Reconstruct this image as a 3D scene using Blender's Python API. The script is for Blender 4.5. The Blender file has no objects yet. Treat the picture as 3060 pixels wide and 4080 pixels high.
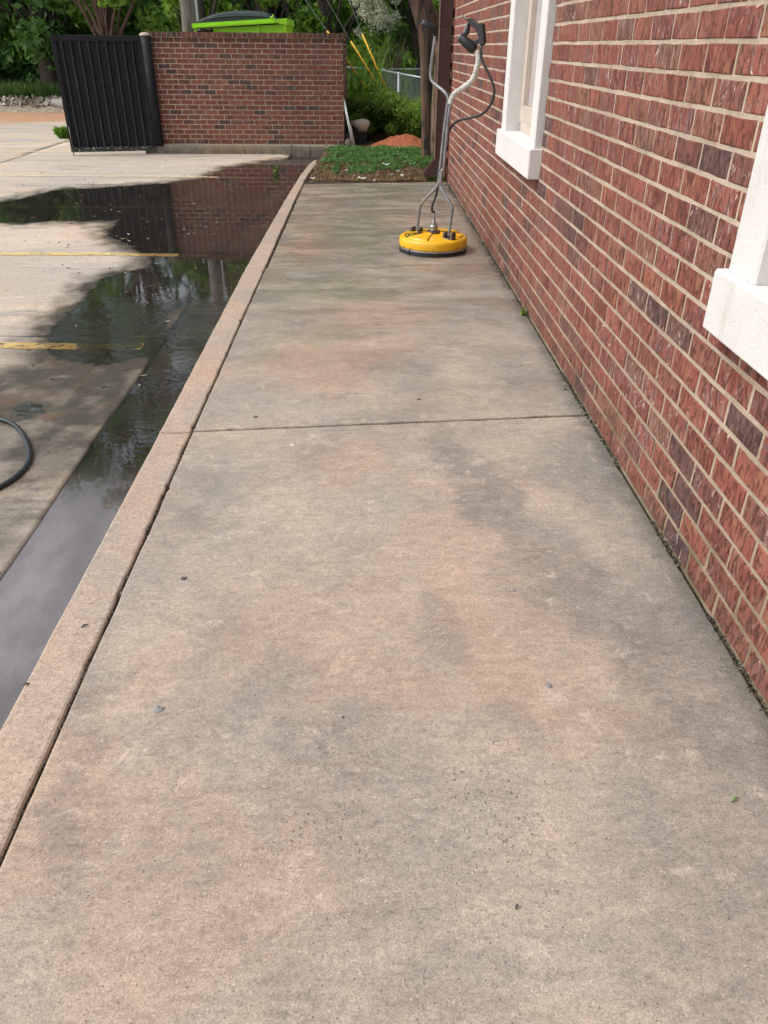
import bpy, math, random
import numpy as np
from mathutils import Vector, Matrix, Quaternion
rnd = random.Random(7)
nr = np.random.RandomState(11)
sc = bpy.context.scene
C = sc.collection
# ------------------------------------------------------------------ camera
CAMH, YAW, PITCH, ROLL, FPX = 1.3231, 0.0256, 0.5447, 0.0084, 3066.5
cy_, sy_ = math.cos(YAW), math.sin(YAW)
Fv = np.array([sy_*math.cos(PITCH), cy_*math.cos(PITCH), -math.sin(PITCH)])
R0 = np.array([cy_, -sy_, 0.0]); U0 = np.cross(R0, Fv)
Rv = R0*math.cos(ROLL)+U0*math.sin(ROLL); Uv = -R0*math.sin(ROLL)+U0*math.cos(ROLL)
cam = bpy.data.cameras.new("camera"); camo = bpy.data.objects.new("camera", cam); C.objects.link(camo)
M = Matrix(((Rv[0], Uv[0], -Fv[0], 0), (Rv[1], Uv[1], -Fv[1], 0), (Rv[2], Uv[2], -Fv[2], CAMH), (0, 0, 0, 1)))
camo.matrix_world = M
cam.sensor_fit = 'VERTICAL'; cam.sensor_height = 24.0; cam.lens = FPX/4080*24.0
cam.clip_start = 0.05; cam.clip_end = 1500
sc.camera = camo
# ------------------------------------------------------------------ light
SUN_EL, SUN_AZ = math.radians(50), math.radians(-98)      # azimuth from +Y, negative = towards -X
w = bpy.data.worlds.new("World"); sc.world = w; w.use_nodes = True
wn, wl = w.node_tree.nodes, w.node_tree.links
bg = wn["Background"]
sky = wn.new("ShaderNodeTexSky"); sky.sky_type = 'NISHITA'; sky.sun_disc = False
sky.sun_elevation = SUN_EL; sky.sun_rotation = SUN_AZ; sky.dust_density = 4.0; sky.air_density = 1.0; sky.ozone_density = 1.0
hs = wn.new("ShaderNodeHueSaturation"); hs.inputs["Saturation"].default_value = 0.42
wl.new(sky.outputs[0], hs.inputs["Color"]); wl.new(hs.outputs[0], bg.inputs["Color"])
bg.inputs["Strength"].default_value = 0.15
sun = bpy.data.lights.new("sun", 'SUN'); suno = bpy.data.objects.new("sun", sun); C.objects.link(suno)
sun.energy = 0.95; sun.angle = math.radians(22); sun.color = (1.0, 0.97, 0.93)
sd = Vector((math.sin(SUN_AZ)*math.cos(SUN_EL), math.cos(SUN_AZ)*math.cos(SUN_EL), math.sin(SUN_EL)))
suno.rotation_euler = sd.to_track_quat('Z', 'Y').to_euler(); suno.location = (-6, 4, 12)
sc.view_settings.view_transform = 'Standard'; sc.view_settings.look = 'None'
sc.view_settings.gamma = 1; sc.view_settings.use_curve_mapping = False
sc.view_settings.exposure = 0.5

# ------------------------------------------------------------------ measuring: photo pixel (3060 wide) -> a point at a known distance
CP = np.array([0, 0, CAMH])
def ray(x, y): return Fv+Rv*((x-1530)/FPX)-Uv*((y-2040)/FPX)
def atY(x, y, Y): d = ray(x, y); return CP+d*(Y/d[1])
def atZ(x, y, Z): d = ray(x, y); return CP+d*((Z-CAMH)/d[2])
def proj(P):
    d = np.asarray(P, float)-CP; z = d@Fv
    return np.stack([1530+FPX*(d@Rv)/z, 2040-FPX*(d@Uv)/z], -1), z
S = 1.8445
def dz(x, y, Z): return atZ(x*S, y*S, Z)

# ------------------------------------------------------------------ object helpers
def tag(o, label=None, cat=None, group=None, kind=None):
    if label: o['label'] = label
    if cat: o['category'] = cat
    if group: o['group'] = group
    if kind: o['kind'] = kind
    return o
def empty(name, loc=(0, 0, 0), label=None, cat=None, group=None, kind=None):
    o = bpy.data.objects.new(name, None); C.objects.link(o); o.location = loc
    return tag(o, label, cat, group, kind)
def link(name, me, parent=None, loc=None):
    o = bpy.data.objects.new(name, me); C.objects.link(o)
    if parent is not None: o.parent = parent
    if loc is not None: o.location = loc
    return o
class MB:
    """collects geometry in world coordinates"""
    def __init__(s): s.v = []; s.f = []; s.sm = []
    def add(s, vs, fs, smooth=False):
        b = len(s.v); s.v += [tuple(map(float, p)) for p in vs]; s.f += [tuple(i+b for i in f) for f in fs]; s.sm += [smooth]*len(fs)
    def box(s, lo, hi, bev=0.0):
        x0, y0, z0 = lo; x1, y1, z1 = hi
        if bev <= 0:
            vs = [(x, y, z) for z in (z0, z1) for y in (y0, y1) for x in (x0, x1)]
            s.add(vs, [(0, 2, 3, 1), (4, 5, 7, 6), (0, 1, 5, 4), (2, 6, 7, 3), (0, 4, 6, 2), (1, 3, 7, 5)]); return
        b = bev; vs = []
        for sx in (0, 1):
            for sy in (0, 1):
                for sz in (0, 1):
                    X, Y, Z = (x0, x1)[sx], (y0, y1)[sy], (z0, z1)[sz]; ax, ay, az = (b, -b)[sx], (b, -b)[sy], (b, -b)[sz]
                    vs += [(X, Y+ay, Z+az), (X+ax, Y, Z+az), (X+ax, Y+ay, Z)]
        def i(sx, sy, sz, k): return (sx*4+sy*2+sz)*3+k
        fs = []
        for sx in (0, 1): q = [i(sx, 0, 0, 0), i(sx, 1, 0, 0), i(sx, 1, 1, 0), i(sx, 0, 1, 0)]; fs.append(q if sx else q[::-1])
        for sy in (0, 1): q = [i(0, sy, 0, 1), i(1, sy, 0, 1), i(1, sy, 1, 1), i(0, sy, 1, 1)]; fs.append(q[::-1] if sy else q)
        for sz in (0, 1): q = [i(0, 0, sz, 2), i(1, 0, sz, 2), i(1, 1, sz, 2), i(0, 1, sz, 2)]; fs.append(q if sz else q[::-1])
        for sx in (0, 1):
            for sy in (0, 1):
                q = [i(sx, sy, 0, 0), i(sx, sy, 0, 1), i(sx, sy, 1, 1), i(sx, sy, 1, 0)]; fs.append(q if sx != sy else q[::-1])
            for sz in (0, 1):
                q = [i(sx, 0, sz, 0), i(sx, 1, sz, 0), i(sx, 1, sz, 2), i(sx, 0, sz, 2)]; fs.append(q[::-1] if sx == sz else q)
        for sy in (0, 1):
            for sz in (0, 1):
                q = [i(0, sy, sz, 1), i(1, sy, sz, 1), i(1, sy, sz, 2), i(0, sy, sz, 2)]; fs.append(q if sy == sz else q[::-1])
        for sx in (0, 1):
            for sy in (0, 1):
                for sz in (0, 1):
                    q = [i(sx, sy, sz, 0), i(sx, sy, sz, 1), i(sx, sy, sz, 2)]; fs.append(q if (sx+sy+sz) % 2 else q[::-1])
        s.add(vs, fs)
    def tube(s, pts, rad, n=10, caps=True, sub=0, smooth=True):
        P = [Vector(map(float, p)) for p in pts]
        Rr = list(rad) if hasattr(rad, '__len__') else [rad]*len(P)
        if sub:
            Q = []; RR = []
            for k in range(len(P)-1):
                a, b, c, d = P[max(k-1, 0)], P[k], P[k+1], P[min(k+2, len(P)-1)]
                for j in range(sub):
                    t = j/sub
                    Q.append(0.5*((2*b)+(c-a)*t+(2*a-5*b+4*c-d)*t*t+(3*b-a-3*c+d)*t**3)); RR.append(Rr[k]*(1-t)+Rr[k+1]*t)
            Q.append(P[-1]); RR.append(Rr[-1]); P, Rr = Q, RR
        up = Vector((0.13, 0.21, 0.97)); vs = []; prev = None
        for k, p in enumerate(P):
            t = (P[min(k+1, len(P)-1)]-P[max(k-1, 0)]).normalized()
            if prev is None:
                a = up.cross(t)
                if a.length < 0.1: a = Vector((1, 0, 0)).cross(t)
                a.normalize()
            else: a = (prev-t*prev.dot(t)).normalized()
            prev = a; b = t.cross(a)
            for j in range(n):
                th = 2*math.pi*j/n; vs.append(p+(a*math.cos(th)+b*math.sin(th))*Rr[k])
        fs = []
        for k in range(len(P)-1):
            for j in range(n):
                fs.append((k*n+j, k*n+(j+1) % n, (k+1)*n+(j+1) % n, (k+1)*n+j))
        if caps: fs.append(tuple(range(n))[::-1]); fs.append(tuple((len(P)-1)*n+j for j in range(n)))
        s.add(vs, fs, smooth)
    def lathe(s, prof, c=(0, 0, 0), n=40, axis=None, smooth=False):
        q = Vector((0, 0, 1)).rotation_difference(Vector(axis)) if axis is not None else Quaternion()
        vs = []; c = Vector(map(float, c))
        for r, z in prof:
            for j in range(n):
                th = 2*math.pi*j/n; vs.append(c+q@Vector((r*math.cos(th), r*math.sin(th), z)))
        fs = [(k*n+j, k*n+(j+1) % n, (k+1)*n+(j+1) % n, (k+1)*n+j) for k in range(len(prof)-1) for j in range(n)]
        fs.append(tuple(range(n))[::-1]); fs.append(tuple((len(prof)-1)*n+j for j in range(n)))
        s.add(vs, fs, smooth)
    def prism(s, poly, off):
        """poly: 3D points, extruded by vector off"""
        n = len(poly); P = [Vector(map(float, p)) for p in poly]; o = Vector(off)
        s.add(P+[p+o for p in P], [tuple(range(n)), tuple(range(2*n-1, n-1, -1))]+[(i, i+n, (i+1) % n+n, (i+1) % n) for i in range(n)])
    def build(s, name, mat, parent=None, origin=None, kind=None):
        me = bpy.data.meshes.new(name)
        org = Vector(origin) if origin is not None else (parent_loc(parent) if parent is not None else Vector((0, 0, 0)))
        me.from_pydata([tuple(Vector(p)-org) for p in s.v], [], s.f)
        me.polygons.foreach_set('use_smooth', s.sm); me.materials.append(mat); me.update()
        o = link(name, me, parent)
        if origin is not None and parent is None: o.location = org
        elif origin is not None: o.location = org-parent_loc(parent)
        if kind: o['kind'] = kind
        return o
def parent_loc(o):
    v = Vector((0, 0, 0))
    while o is not None: v += Vector(o.location); o = o.parent
    return v
def npmesh(name, V, F, mat, attrs=None, smooth=False):
    """V (n,3), F (m,k) arrays"""
    me = bpy.data.meshes.new(name); V = np.asarray(V, np.float32); F = np.asarray(F, np.int32); k = F.shape[1]
    me.vertices.add(len(V)); me.vertices.foreach_set('co', V.ravel())
    me.loops.add(F.size); me.loops.foreach_set('vertex_index', F.ravel())
    me.polygons.add(len(F)); me.polygons.foreach_set('loop_start', np.arange(0, F.size, k, dtype=np.int32))
    me.polygons.foreach_set('use_smooth', np.full(len(F), smooth))
    for n_, (dom, arr) in (attrs or {}).items():
        a = me.attributes.new(n_, 'FLOAT', dom); a.data.foreach_set('value', np.asarray(arr, np.float32).ravel())
    me.materials.append(mat); me.update(calc_edges=True); me.validate(); return me

# ------------------------------------------------------------------ node helpers
class G:
    def __init__(s, name):
        s.m = bpy.data.materials.new(name); s.m.use_nodes = True; s.t = s.m.node_tree; s.t.nodes.clear()
        s.out = s.t.nodes.new('ShaderNodeOutputMaterial')
    def n(s, t, **k):
        nd = s.t.nodes.new(t)
        for a, b in k.items(): setattr(nd, a, b)
        return nd
    def put(s, sock, v):
        if isinstance(v, bpy.types.NodeSocket): s.t.links.new(v, sock)
        elif v is not None:
            if sock.type == 'RGBA' and isinstance(v, (int, float)): v = (v, v, v, 1)
            elif sock.type == 'RGBA' and len(v) == 3: v = (*v, 1)
            elif sock.type == 'VECTOR' and isinstance(v, (int, float)): v = (v, v, v)
            sock.default_value = v
    def pos(s): return s.n('ShaderNodeNewGeometry').outputs['Position']
    def mp(s, v, scale=(1, 1, 1), loc=(0, 0, 0), rot=(0, 0, 0)):
        nd = s.n('ShaderNodeMapping'); s.put(nd.inputs[0], v); nd.inputs['Scale'].default_value = scale
        nd.inputs['Location'].default_value = loc; nd.inputs['Rotation'].default_value = rot; return nd.outputs[0]
    def noise(s, v, scale, detail=4, rough=.55, dist=0, col=False):
        nd = s.n('ShaderNodeTexNoise'); s.put(nd.inputs['Vector'], v); nd.inputs['Scale'].default_value = scale
        nd.inputs['Detail'].default_value = detail; nd.inputs['Roughness'].default_value = rough; nd.inputs['Distortion'].default_value = dist
        return nd.outputs['Color' if col else 'Fac']
    def vor(s, v, scale, feat='F1', out='Distance', rand=1):
        nd = s.n('ShaderNodeTexVoronoi', feature=feat); s.put(nd.inputs['Vector'], v); nd.inputs['Scale'].default_value = scale
        nd.inputs['Randomness'].default_value = rand; return nd.outputs[out]
    def white(s, v, out='Value'):
        nd = s.n('ShaderNodeTexWhiteNoise'); s.put(nd.inputs['Vector'], v); return nd.outputs[out]
    def m_(s, op, a, b=None, c=None, clamp=False):
        nd = s.n('ShaderNodeMath', operation=op, use_clamp=clamp); s.put(nd.inputs[0], a); s.put(nd.inputs[1], b)
        if c is not None: s.put(nd.inputs[2], c)
        return nd.outputs[0]
    def vm(s, op, a, b=None):
        nd = s.n('ShaderNodeVectorMath', operation=op); s.put(nd.inputs[0], a); s.put(nd.inputs[1], b); return nd.outputs[0]
    def rng(s, v, a, b, c=0, d=1, smooth=True):
        nd = s.n('ShaderNodeMapRange', interpolation_type='SMOOTHSTEP' if smooth else 'LINEAR'); s.put(nd.inputs[0], v)
        for i, x in enumerate((a, b, c, d)): nd.inputs[i+1].default_value = x
        return nd.outputs[0]
    def mix(s, f, a, b, blend='MIX'):
        nd = s.n('ShaderNodeMix', data_type='RGBA', blend_type=blend); s.put(nd.inputs[0], f)
        s.put(nd.inputs[6], a); s.put(nd.inputs[7], b); return nd.outputs[2]
    def ramp(s, v, stops, interp='LINEAR'):
        nd = s.n('ShaderNodeValToRGB'); cr = nd.color_ramp; cr.interpolation = interp
        while len(cr.elements) < len(stops): cr.elements.new(0.5)
        for e, (p, c) in zip(cr.elements, stops): e.position = p; e.color = (*c, 1) if len(c) == 3 else c
        s.put(nd.inputs[0], v); return nd.outputs[0]
    def sep(s, v): nd = s.n('ShaderNodeSeparateXYZ'); s.put(nd.inputs[0], v); return nd.outputs
    def comb(s, x, y, z):
        nd = s.n('ShaderNodeCombineXYZ')
        for i, q in enumerate((x, y, z)): s.put(nd.inputs[i], q)
        return nd.outputs[0]
    def attr(s, name): return s.n('ShaderNodeAttribute', attribute_name=name).outputs['Fac']
    def bump(s, h, dist, strength=1.0, nrm=None):
        nd = s.n('ShaderNodeBump'); s.put(nd.inputs['Height'], h); nd.inputs['Distance'].default_value = dist; nd.inputs['Strength'].default_value = strength
        if nrm is not None: s.put(nd.inputs['Normal'], nrm)
        return nd.outputs[0]
    def bsdf(s, col, rough=.8, normal=None, metal=0, spec=None, **k):
        nd = s.n('ShaderNodeBsdfPrincipled'); s.put(nd.inputs['Base Color'], col); s.put(nd.inputs['Roughness'], rough)
        s.put(nd.inputs['Metallic'], metal)
        if normal is not None: s.put(nd.inputs['Normal'], normal)
        if spec is not None: s.put(nd.inputs['Specular IOR Level'], spec)
        for a, b in k.items(): s.put(nd.inputs[a.replace('_', ' ')], b)
        return nd.outputs[0]
    def done(s, sh): s.t.links.new(sh, s.out.inputs['Surface']); return s.m

def simple(name, col, rough=.6, metal=0, var=.15, scale=30, bump=0.0006, spec=None, dirt=None):
    g = G(name); p = g.pos(); nz = g.noise(p, scale, 5, .6); f = g.rng(nz, .3, .7)
    a = tuple(c*(1-var) for c in col); b = tuple(min(1, c*(1+var)) for c in col)
    colr = g.mix(f, a, b)
    if dirt: colr = g.mix(g.m_('MULTIPLY', g.rng(g.noise(p, scale*.3, 6, .7), .5, .68), dirt[1]), colr, dirt[0])
    r = g.rng(nz, .3, .7, max(rough-.1, .03), min(rough+.1, 1))
    return g.done(g.bsdf(colr, r, g.bump(g.noise(p, scale*4, 3), bump) if bump else None, metal, spec))

# --- concrete of the walk and the kerb
def blobs(g, xy, items, warp):
    """sum of soft warped ellipses: (cx, cy, rx, ry, rot, weight)"""
    tot = None
    v = g.vm('ADD', xy, warp)
    for cx, cy, rx, ry, rot, wt in items:
        q = g.n('ShaderNodeMapping', vector_type='TEXTURE'); g.put(q.inputs[0], v)
        q.inputs['Location'].default_value = (cx, cy, 0); q.inputs['Rotation'].default_value = (0, 0, rot); q.inputs['Scale'].default_value = (rx, ry, 1000)
        ln = g.n('ShaderNodeVectorMath', operation='LENGTH'); g.put(ln.inputs[0], q.outputs[0])
        f = g.rng(ln.outputs['Value'], 1.15, .45, 0, wt)
        tot = f if tot is None else g.m_('MAXIMUM', tot, f)
    return tot
def walk_mat(kerb=False, old=False):
    g = G('old_kerb_concrete' if old else 'kerb_concrete' if kerb else 'walk_concrete'); p = g.pos(); x, y, z = g.sep(p)
    xy = g.comb(x, y, 0)
    n1 = g.noise(p, 1.3, 7, .62, .6); n2 = g.noise(p, 4.5, 7, .65, .3); n3 = g.noise(g.vm('ADD', p, (5, 9, 2)), .8, 6, .6, .8)
    wc = g.vm('SUBTRACT', g.noise(p, 3.2, 6, .68, 0, True), (.5, .5, .5)); warp = g.vm('MULTIPLY', wc, (.55, .75, 0))
    beige, grey, pink, pale = (.445, .372, .297), (.345, .312, .267), (.46, .338, .25), (.52, .45, .37)
    if kerb: beige, grey, pink, pale = (.48, .37, .285), (.39, .335, .28), (.50, .325, .215), (.56, .46, .37)
    if old: beige, grey, pink, pale = (.36, .30, .225), (.26, .235, .19), (.50, .31, .19), (.44, .38, .29)
    c = g.mix(g.rng(n1, .36, .66), beige, grey)
    c = g.mix(g.m_('MULTIPLY', g.rng(n3, .48, .68), .6), c, pink)
    c = g.mix(g.m_('MULTIPLY', g.rng(n2, .5, .72), .45), c, pale)
    if not kerb:
        dark = blobs(g, xy, [(.37, 2.35, .12, .55, .15, .8), (.55, 1.85, .22, .36, .4, .75), (.80, 1.35, .22, .55, 0, .7), (.62, 2.45, .3, .2, 0, .35),
                             (.74, .95, .3, .5, .1, .45), (-.1, 1.17, .18, .10, .2, .35), (.35, 1.27, .09, .08, 0, .4), (-.62, 1.2, .07, .5, .25, .5),
                             (.18, 3.5, .28, .13, .1, .65), (-.12, 3.22, .13, .07, 0, .6), (.7, 3.6, .3, .3, 0, .3), (-.4, 4.3, .3, .3, 0, .35),
                             (.2, 1.62, .08, .12, 0, .5), (-.1, 1.9, .3, .08, .5, .3), (.82, 2.4, .08, .5, 0, .5), (-.35, 1.35, .25, .12, .4, .3), (-.55, 2.3, .1, .3, 0, .3)], warp)
        warm = blobs(g, xy, [(.28, 1.62, .09, .3, .12, .55), (.35, 1.4, .1, .16, 0, .5), (-.2, 3.65, .4, .5, 0, .6), (-.1, 2.55, .2, .2, 0, .5), (-.68, 1.1, .3, .25, 0, .6),
                             (.0, 4.4, .5, .35, 0, .5), (-.45, 6.1, .2, .7, 0, .7), (.3, 7.2, .25, .5, 0, .45), (.05, 1.35, .3, .14, 0, .3), (-.3, .9, .4, .3, 0, .35), (-.2, 1.6, .3, .2, .4, .35)], warp)
        olive = blobs(g, xy, [(-.1, 6.7, .35, 1.0, 0, .65), (-.25, 4.9, .45, .4, 0, .65), (.1, 8.9, .9, .25, 0, .6), (-.2, 3.95, .2, .12, 0, .55), (.45, 8.9, .5, .3, 0, .4), (-.5, 4.2, .15, .8, 0, .4)], warp)
        c = g.mix(g.m_('MULTIPLY', warm, .62), c, (.50, .325, .22)); c = g.mix(olive, c, (.33, .31, .215)); dark = g.m_('MULTIPLY', dark, g.rng(g.noise(g.mp(p, (1, 1.3, 1)), 13, 9, .78, .4), .36, .54, .35, 1)); c = g.mix(g.m_('MULTIPLY', dark, .85), c, (.215, .20, .182))
        rt = g.rng(g.m_('ADD', x, g.m_('MULTIPLY', g.m_('SUBTRACT', n1, .5), .9)), .42, .95, 0, .42); c = g.mix(rt, c, (.235, .225, .205))
        # worn light cream islands inside the dark patches
        c = g.mix(g.m_('MULTIPLY', g.rng(g.noise(p, 11, 8, .72, .5), .56, .66), .5), c, (.60, .50, .41))
        # small round stain near the foot of the walk
        # green-black damp along the wall
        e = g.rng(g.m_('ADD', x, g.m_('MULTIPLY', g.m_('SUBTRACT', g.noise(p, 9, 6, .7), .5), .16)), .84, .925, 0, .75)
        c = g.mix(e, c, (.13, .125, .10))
    else:
        c = g.mix(g.rng(g.noise(g.mp(p, (3, 1.2, 1)), 3, 6, .7), .58, .75, 0, .5), c, (.27, .25, .205))
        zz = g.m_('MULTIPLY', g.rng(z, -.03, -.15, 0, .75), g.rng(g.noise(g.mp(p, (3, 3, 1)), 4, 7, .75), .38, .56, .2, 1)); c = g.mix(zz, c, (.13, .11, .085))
    if not kerb:
        # crisp-edged tide marks and flaked laitance at several sizes
        for k_, (sc1, lo_, hi_, tone, am) in enumerate(((2.1, .535, .56, (.78, .79, .80), .42), (3.7, .56, .575, (1.14, 1.12, 1.1), .45), (6.5, .55, .585, (.83, .83, .83), .45), (12, .57, .60, (1.14, 1.11, 1.08), .6), (1.1, .50, .53, (.88, .885, .90), .7))):
            nn = g.noise(g.vm('ADD', g.mp(p, (1, 1.25, 1)), (k_*3.3, k_*1.7, 0)), sc1, 10, .74, .35)
            c = g.mix(g.m_('MULTIPLY', g.rng(nn, lo_, hi_), am), c, g.mix(1, c, tone, 'MULTIPLY'))
        # faint swirl of the rinsing passes
        vv = g.n('ShaderNodeVectorMath', operation='LENGTH'); g.put(vv.inputs[0], g.vm('SUBTRACT', g.comb(x, g.m_('FRACT', g.m_('MULTIPLY', y, .9)), 0), (.1, -.35, 0)))
        sw = g.m_('SINE', g.m_('ADD', g.m_('MULTIPLY', vv.outputs['Value'], 95), g.m_('MULTIPLY', n2, 14)))
        c = g.mix(g.m_('MULTIPLY', g.rng(sw, .2, 1), .07), c, (.2, .19, .17))
    # grain: sand, pits, light grit
    gr = g.noise(p, 260, 3, .7); c = g.mix(1, c, g.ramp(gr, [(.30, (.62,)*3), (.5, (1,)*3), (.70, (1.30,)*3)]), 'MULTIPLY')
    g2 = g.noise(p, 85, 6, .8); c = g.mix(1, c, g.ramp(g2, [(.34, (.74,)*3), (.5, (1,)*3), (.66, (1.17,)*3)]), 'MULTIPLY')
    g3 = g.noise(g.mp(p, (.7, 1.7, 1)), 26, 8, .76); c = g.mix(1, c, g.ramp(g3, [(.34, (.84,)*3), (.5, (1,)*3), (.66, (1.12,)*3)]), 'MULTIPLY')
    pv = g.vor(p, 210); sel = g.rng(g.white(g.vor(p, 210, out='Position')), .972, .976)
    pit = g.m_('MULTIPLY', g.rng(pv, .40, .26), sel)
    if not kerb:   # a worn, pitted patch
        pp = blobs(g, xy, [(.26, 1.03, .14, .14, 0, 1), (.34, .95, .08, .1, 0, 1), (-.1, 1.05, .2, .12, 0, .7), (.45, 4.85, .28, .22, 0, 1)], warp)
        wp_ = g.vm('ADD', p, g.vm('MULTIPLY', g.noise(p, 60, 3, .6, 0, True), (.02, .02, 0))); sel2 = g.m_('MULTIPLY', g.rng(g.white(g.vor(wp_, 150, out='Position')), .84, .85), g.rng(g.vor(wp_, 150), .42, .28))
        pit = g.m_('MAXIMUM', pit, g.m_('MULTIPLY', sel2, pp))
    c = g.mix(g.m_('MULTIPLY', pit, .6), c, (.07, .06, .05))
    grit = g.m_('MULTIPLY', g.rng(g.vor(g.vm('ADD', p, (3, 3, 3)), 150), .34, .2), g.rng(g.white(g.vor(g.vm('ADD', p, (3, 3, 3)), 150, out='Position')), .955, .96))
    c = g.mix(g.m_('MULTIPLY', grit, .5), c, (.78, .70, .62))
    # damp: the far, freshly rinsed half is wet, the near half has dried
    wetn = g.m_('ADD', y, g.m_('MULTIPLY', g.m_('SUBTRACT', g.noise(g.mp(p, (.6, 1.6, 1)), 1.6, 7, .66, .6), .5), 5.0))
    wet = g.rng(wetn, 2.0, 6.0)
    if kerb: wet = g.m_('MULTIPLY', wet, .35)
    patchy = g.rng(g.noise(g.mp(p, (.5, 1.5, 1)), 3.4, 7, .7, .4), .38, .6, .55, 1)
    wet = g.m_('MULTIPLY', wet, patchy)
    c = g.mix(g.m_('MULTIPLY', wet, .52), c, g.mix(1, c, (.36, .34, .31), 'MULTIPLY'))
    h = g.m_('ADD', g.m_('MULTIPLY', gr, .45), g.m_('ADD', g.m_('MULTIPLY', g2, .8), g.m_('MULTIPLY', g3, .55)))
    h = g.m_('SUBTRACT', h, g.m_('MULTIPLY', pit, 1.2))
    bs = g.n('ShaderNodeBump'); g.put(bs.inputs['Height'], h); bs.inputs['Distance'].default_value = .0042
    g.put(bs.inputs['Strength'], g.rng(wet, 0, 1, .62, .2))
    rough = g.rng(wet, 0, 1, .86, .2)
    return g.done(g.bsdf(c, rough, bs.outputs[0], spec=g.rng(wet, 0, 1, .32, .6)))

def lot_mat():
    g = G('lot_concrete'); p = g.pos(); x, y, z = g.sep(p)
    wet = g.attr('wet')
    n1 = g.noise(g.mp(p, (.45, 1, 1)), .9, 7, .62, .6); n2 = g.noise(g.mp(p, (.5, 1.6, 1)), 3, 7, .68, .4)
    c = g.mix(g.rng(n1, .36, .62), (.60, .50, .395), (.46, .41, .35))
    c = g.mix(g.rng(n2, .52, .7, 0, .55), c, (.66, .565, .45))
    c = g.mix(g.rng(g.noise(g.vm('ADD', p, (7, 3, 0)), .7, 6, .65, 1), .5, .68, 0, .6), c, (.58, .40, .27))
    c = g.mix(g.rng(g.noise(g.mp(p, (.3, 2.4, 1)), 2.2, 8, .74, .6), .54, .66, 0, .7), c, (.26, .25, .225))
    c = g.mix(g.rng(g.noise(g.mp(p, (1, 1, 1)), 14, 8, .8, .5), .56, .68, 0, .55), c, (.24, .22, .19))
    # red clay washed over the far left corner
    cl = g.rng(g.m_('ADD', g.m_('ADD', y, g.m_('MULTIPLY', x, -.55)), g.m_('MULTIPLY', g.noise(p, .5, 5, .6), 3.0)), 23.6, 25.2, 0, .85)
    c = g.mix(cl, c, (.50, .27, .15))
    gr = g.noise(p, 150, 4, .75); c = g.mix(1, c, g.ramp(gr, [(.28, (.62,)*3), (.5, (1,)*3), (.75, (1.25,)*3)]), 'MULTIPLY')
    g2 = g.noise(p, 38, 6, .7); c = g.mix(1, c, g.ramp(g2, [(.3, (.8,)*3), (.5, (1,)*3), (.7, (1.12,)*3)]), 'MULTIPLY')
    g4 = g.noise(g.mp(p, (.8, 1.6, 1)), 20, 8, .8); c = g.mix(g.m_('MULTIPLY', wet, .8), c, g.mix(1, c, g.ramp(g4, [(.36, (.45,)*3), (.5, (1,)*3), (.64, (1.5,)*3)]), 'MULTIPLY'))
    wetc = g.mix(g.rng(g.m_('ADD', g.noise(p, 2.5, 7, .7, .5), g.rng(g.m_('ABSOLUTE', g.m_('ADD', x, .95)), .3, .0, 0, .10)), .50, .68), (.050, .043, .029), (.15, .085, .045))
    c = g.mix(wet, c, g.mix(g.rng(wet, .6, 1, .25, .85), g.mix(1, c, (.30, .27, .225), 'MULTIPLY'), wetc))
    h = g.m_('ADD', g.m_('MULTIPLY', gr, .6), g.m_('MULTIPLY', g2, .8))
    bs = g.n('ShaderNodeBump'); g.put(bs.inputs['Height'], h); bs.inputs['Distance'].default_value = .010; g.put(bs.inputs['Strength'], g.rng(wet, 0, 1, .5, .95))
    return g.done(g.bsdf(c, g.rng(wet, 0, 1, .88, .24), bs.outputs[0], spec=g.rng(wet, 0, 1, .3, .6)))

def water_mat():
    g = G('puddle_water'); p = g.pos(); x, y, z = g.sep(p)
    rip = g.m_('ADD', g.noise(g.mp(p, (1, 1.5, 1)), 16, 3, .5, .3), g.m_('MULTIPLY', g.noise(g.mp(p, (1, 1.2, 1)), 5.5, 2, .5), 1.3))
    # faint ripples where water runs off the walk, still water in the gutter
    zone = g.rng(g.noise(p, .55, 3), .42, .62, .1, 1); near = g.rng(y, 2.2, 3.4, .06, 1)
    far = g.rng(y, 4.6, 6.4, 1, 0.13)
    bs = g.n('ShaderNodeBump'); g.put(bs.inputs['Height'], rip); bs.inputs['Distance'].default_value = .0042
    g.put(bs.inputs['Strength'], g.m_('MULTIPLY', g.m_('MULTIPLY', zone, near), far))
    fr = g.n('ShaderNodeFresnel'); fr.inputs['IOR'].default_value = 1.62; g.put(fr.inputs['Normal'], bs.outputs[0])
    tr = g.n('ShaderNodeBsdfTransparent'); tr.inputs['Color'].default_value = (.62, .60, .52, 1)
    gl = g.n('ShaderNodeBsdfGlossy'); gl.inputs['Roughness'].default_value = .012; gl.inputs['Color'].default_value = (1, 1, 1, 1); g.put(gl.inputs['Normal'], bs.outputs[0])
    silt_sky = g.n('ShaderNodeBsdfDiffuse'); silt_sky.inputs['Color'].default_value = (.36, .335, .34, 1)  # cloudy silt, its pale tone also painting in the sky reflection close by
    sm = g.n('ShaderNodeMixShader'); g.put(sm.inputs[0], g.m_('MULTIPLY', g.rng(g.noise(g.mp(p, (1.6, .8, 1)), 2.4, 6, .66), .32, .68, .5, 1.0), g.rng(y, 2.2, 3.0, .62, .05))); g.put(sm.inputs[1], tr.outputs[0]); g.put(sm.inputs[2], silt_sky.outputs[0])
    mx = g.n('ShaderNodeMixShader'); g.put(mx.inputs[0], fr.outputs[0]); g.put(mx.inputs[1], sm.outputs[0]); g.put(mx.inputs[2], gl.outputs[0])
    return g.done(mx.outputs[0])

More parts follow.
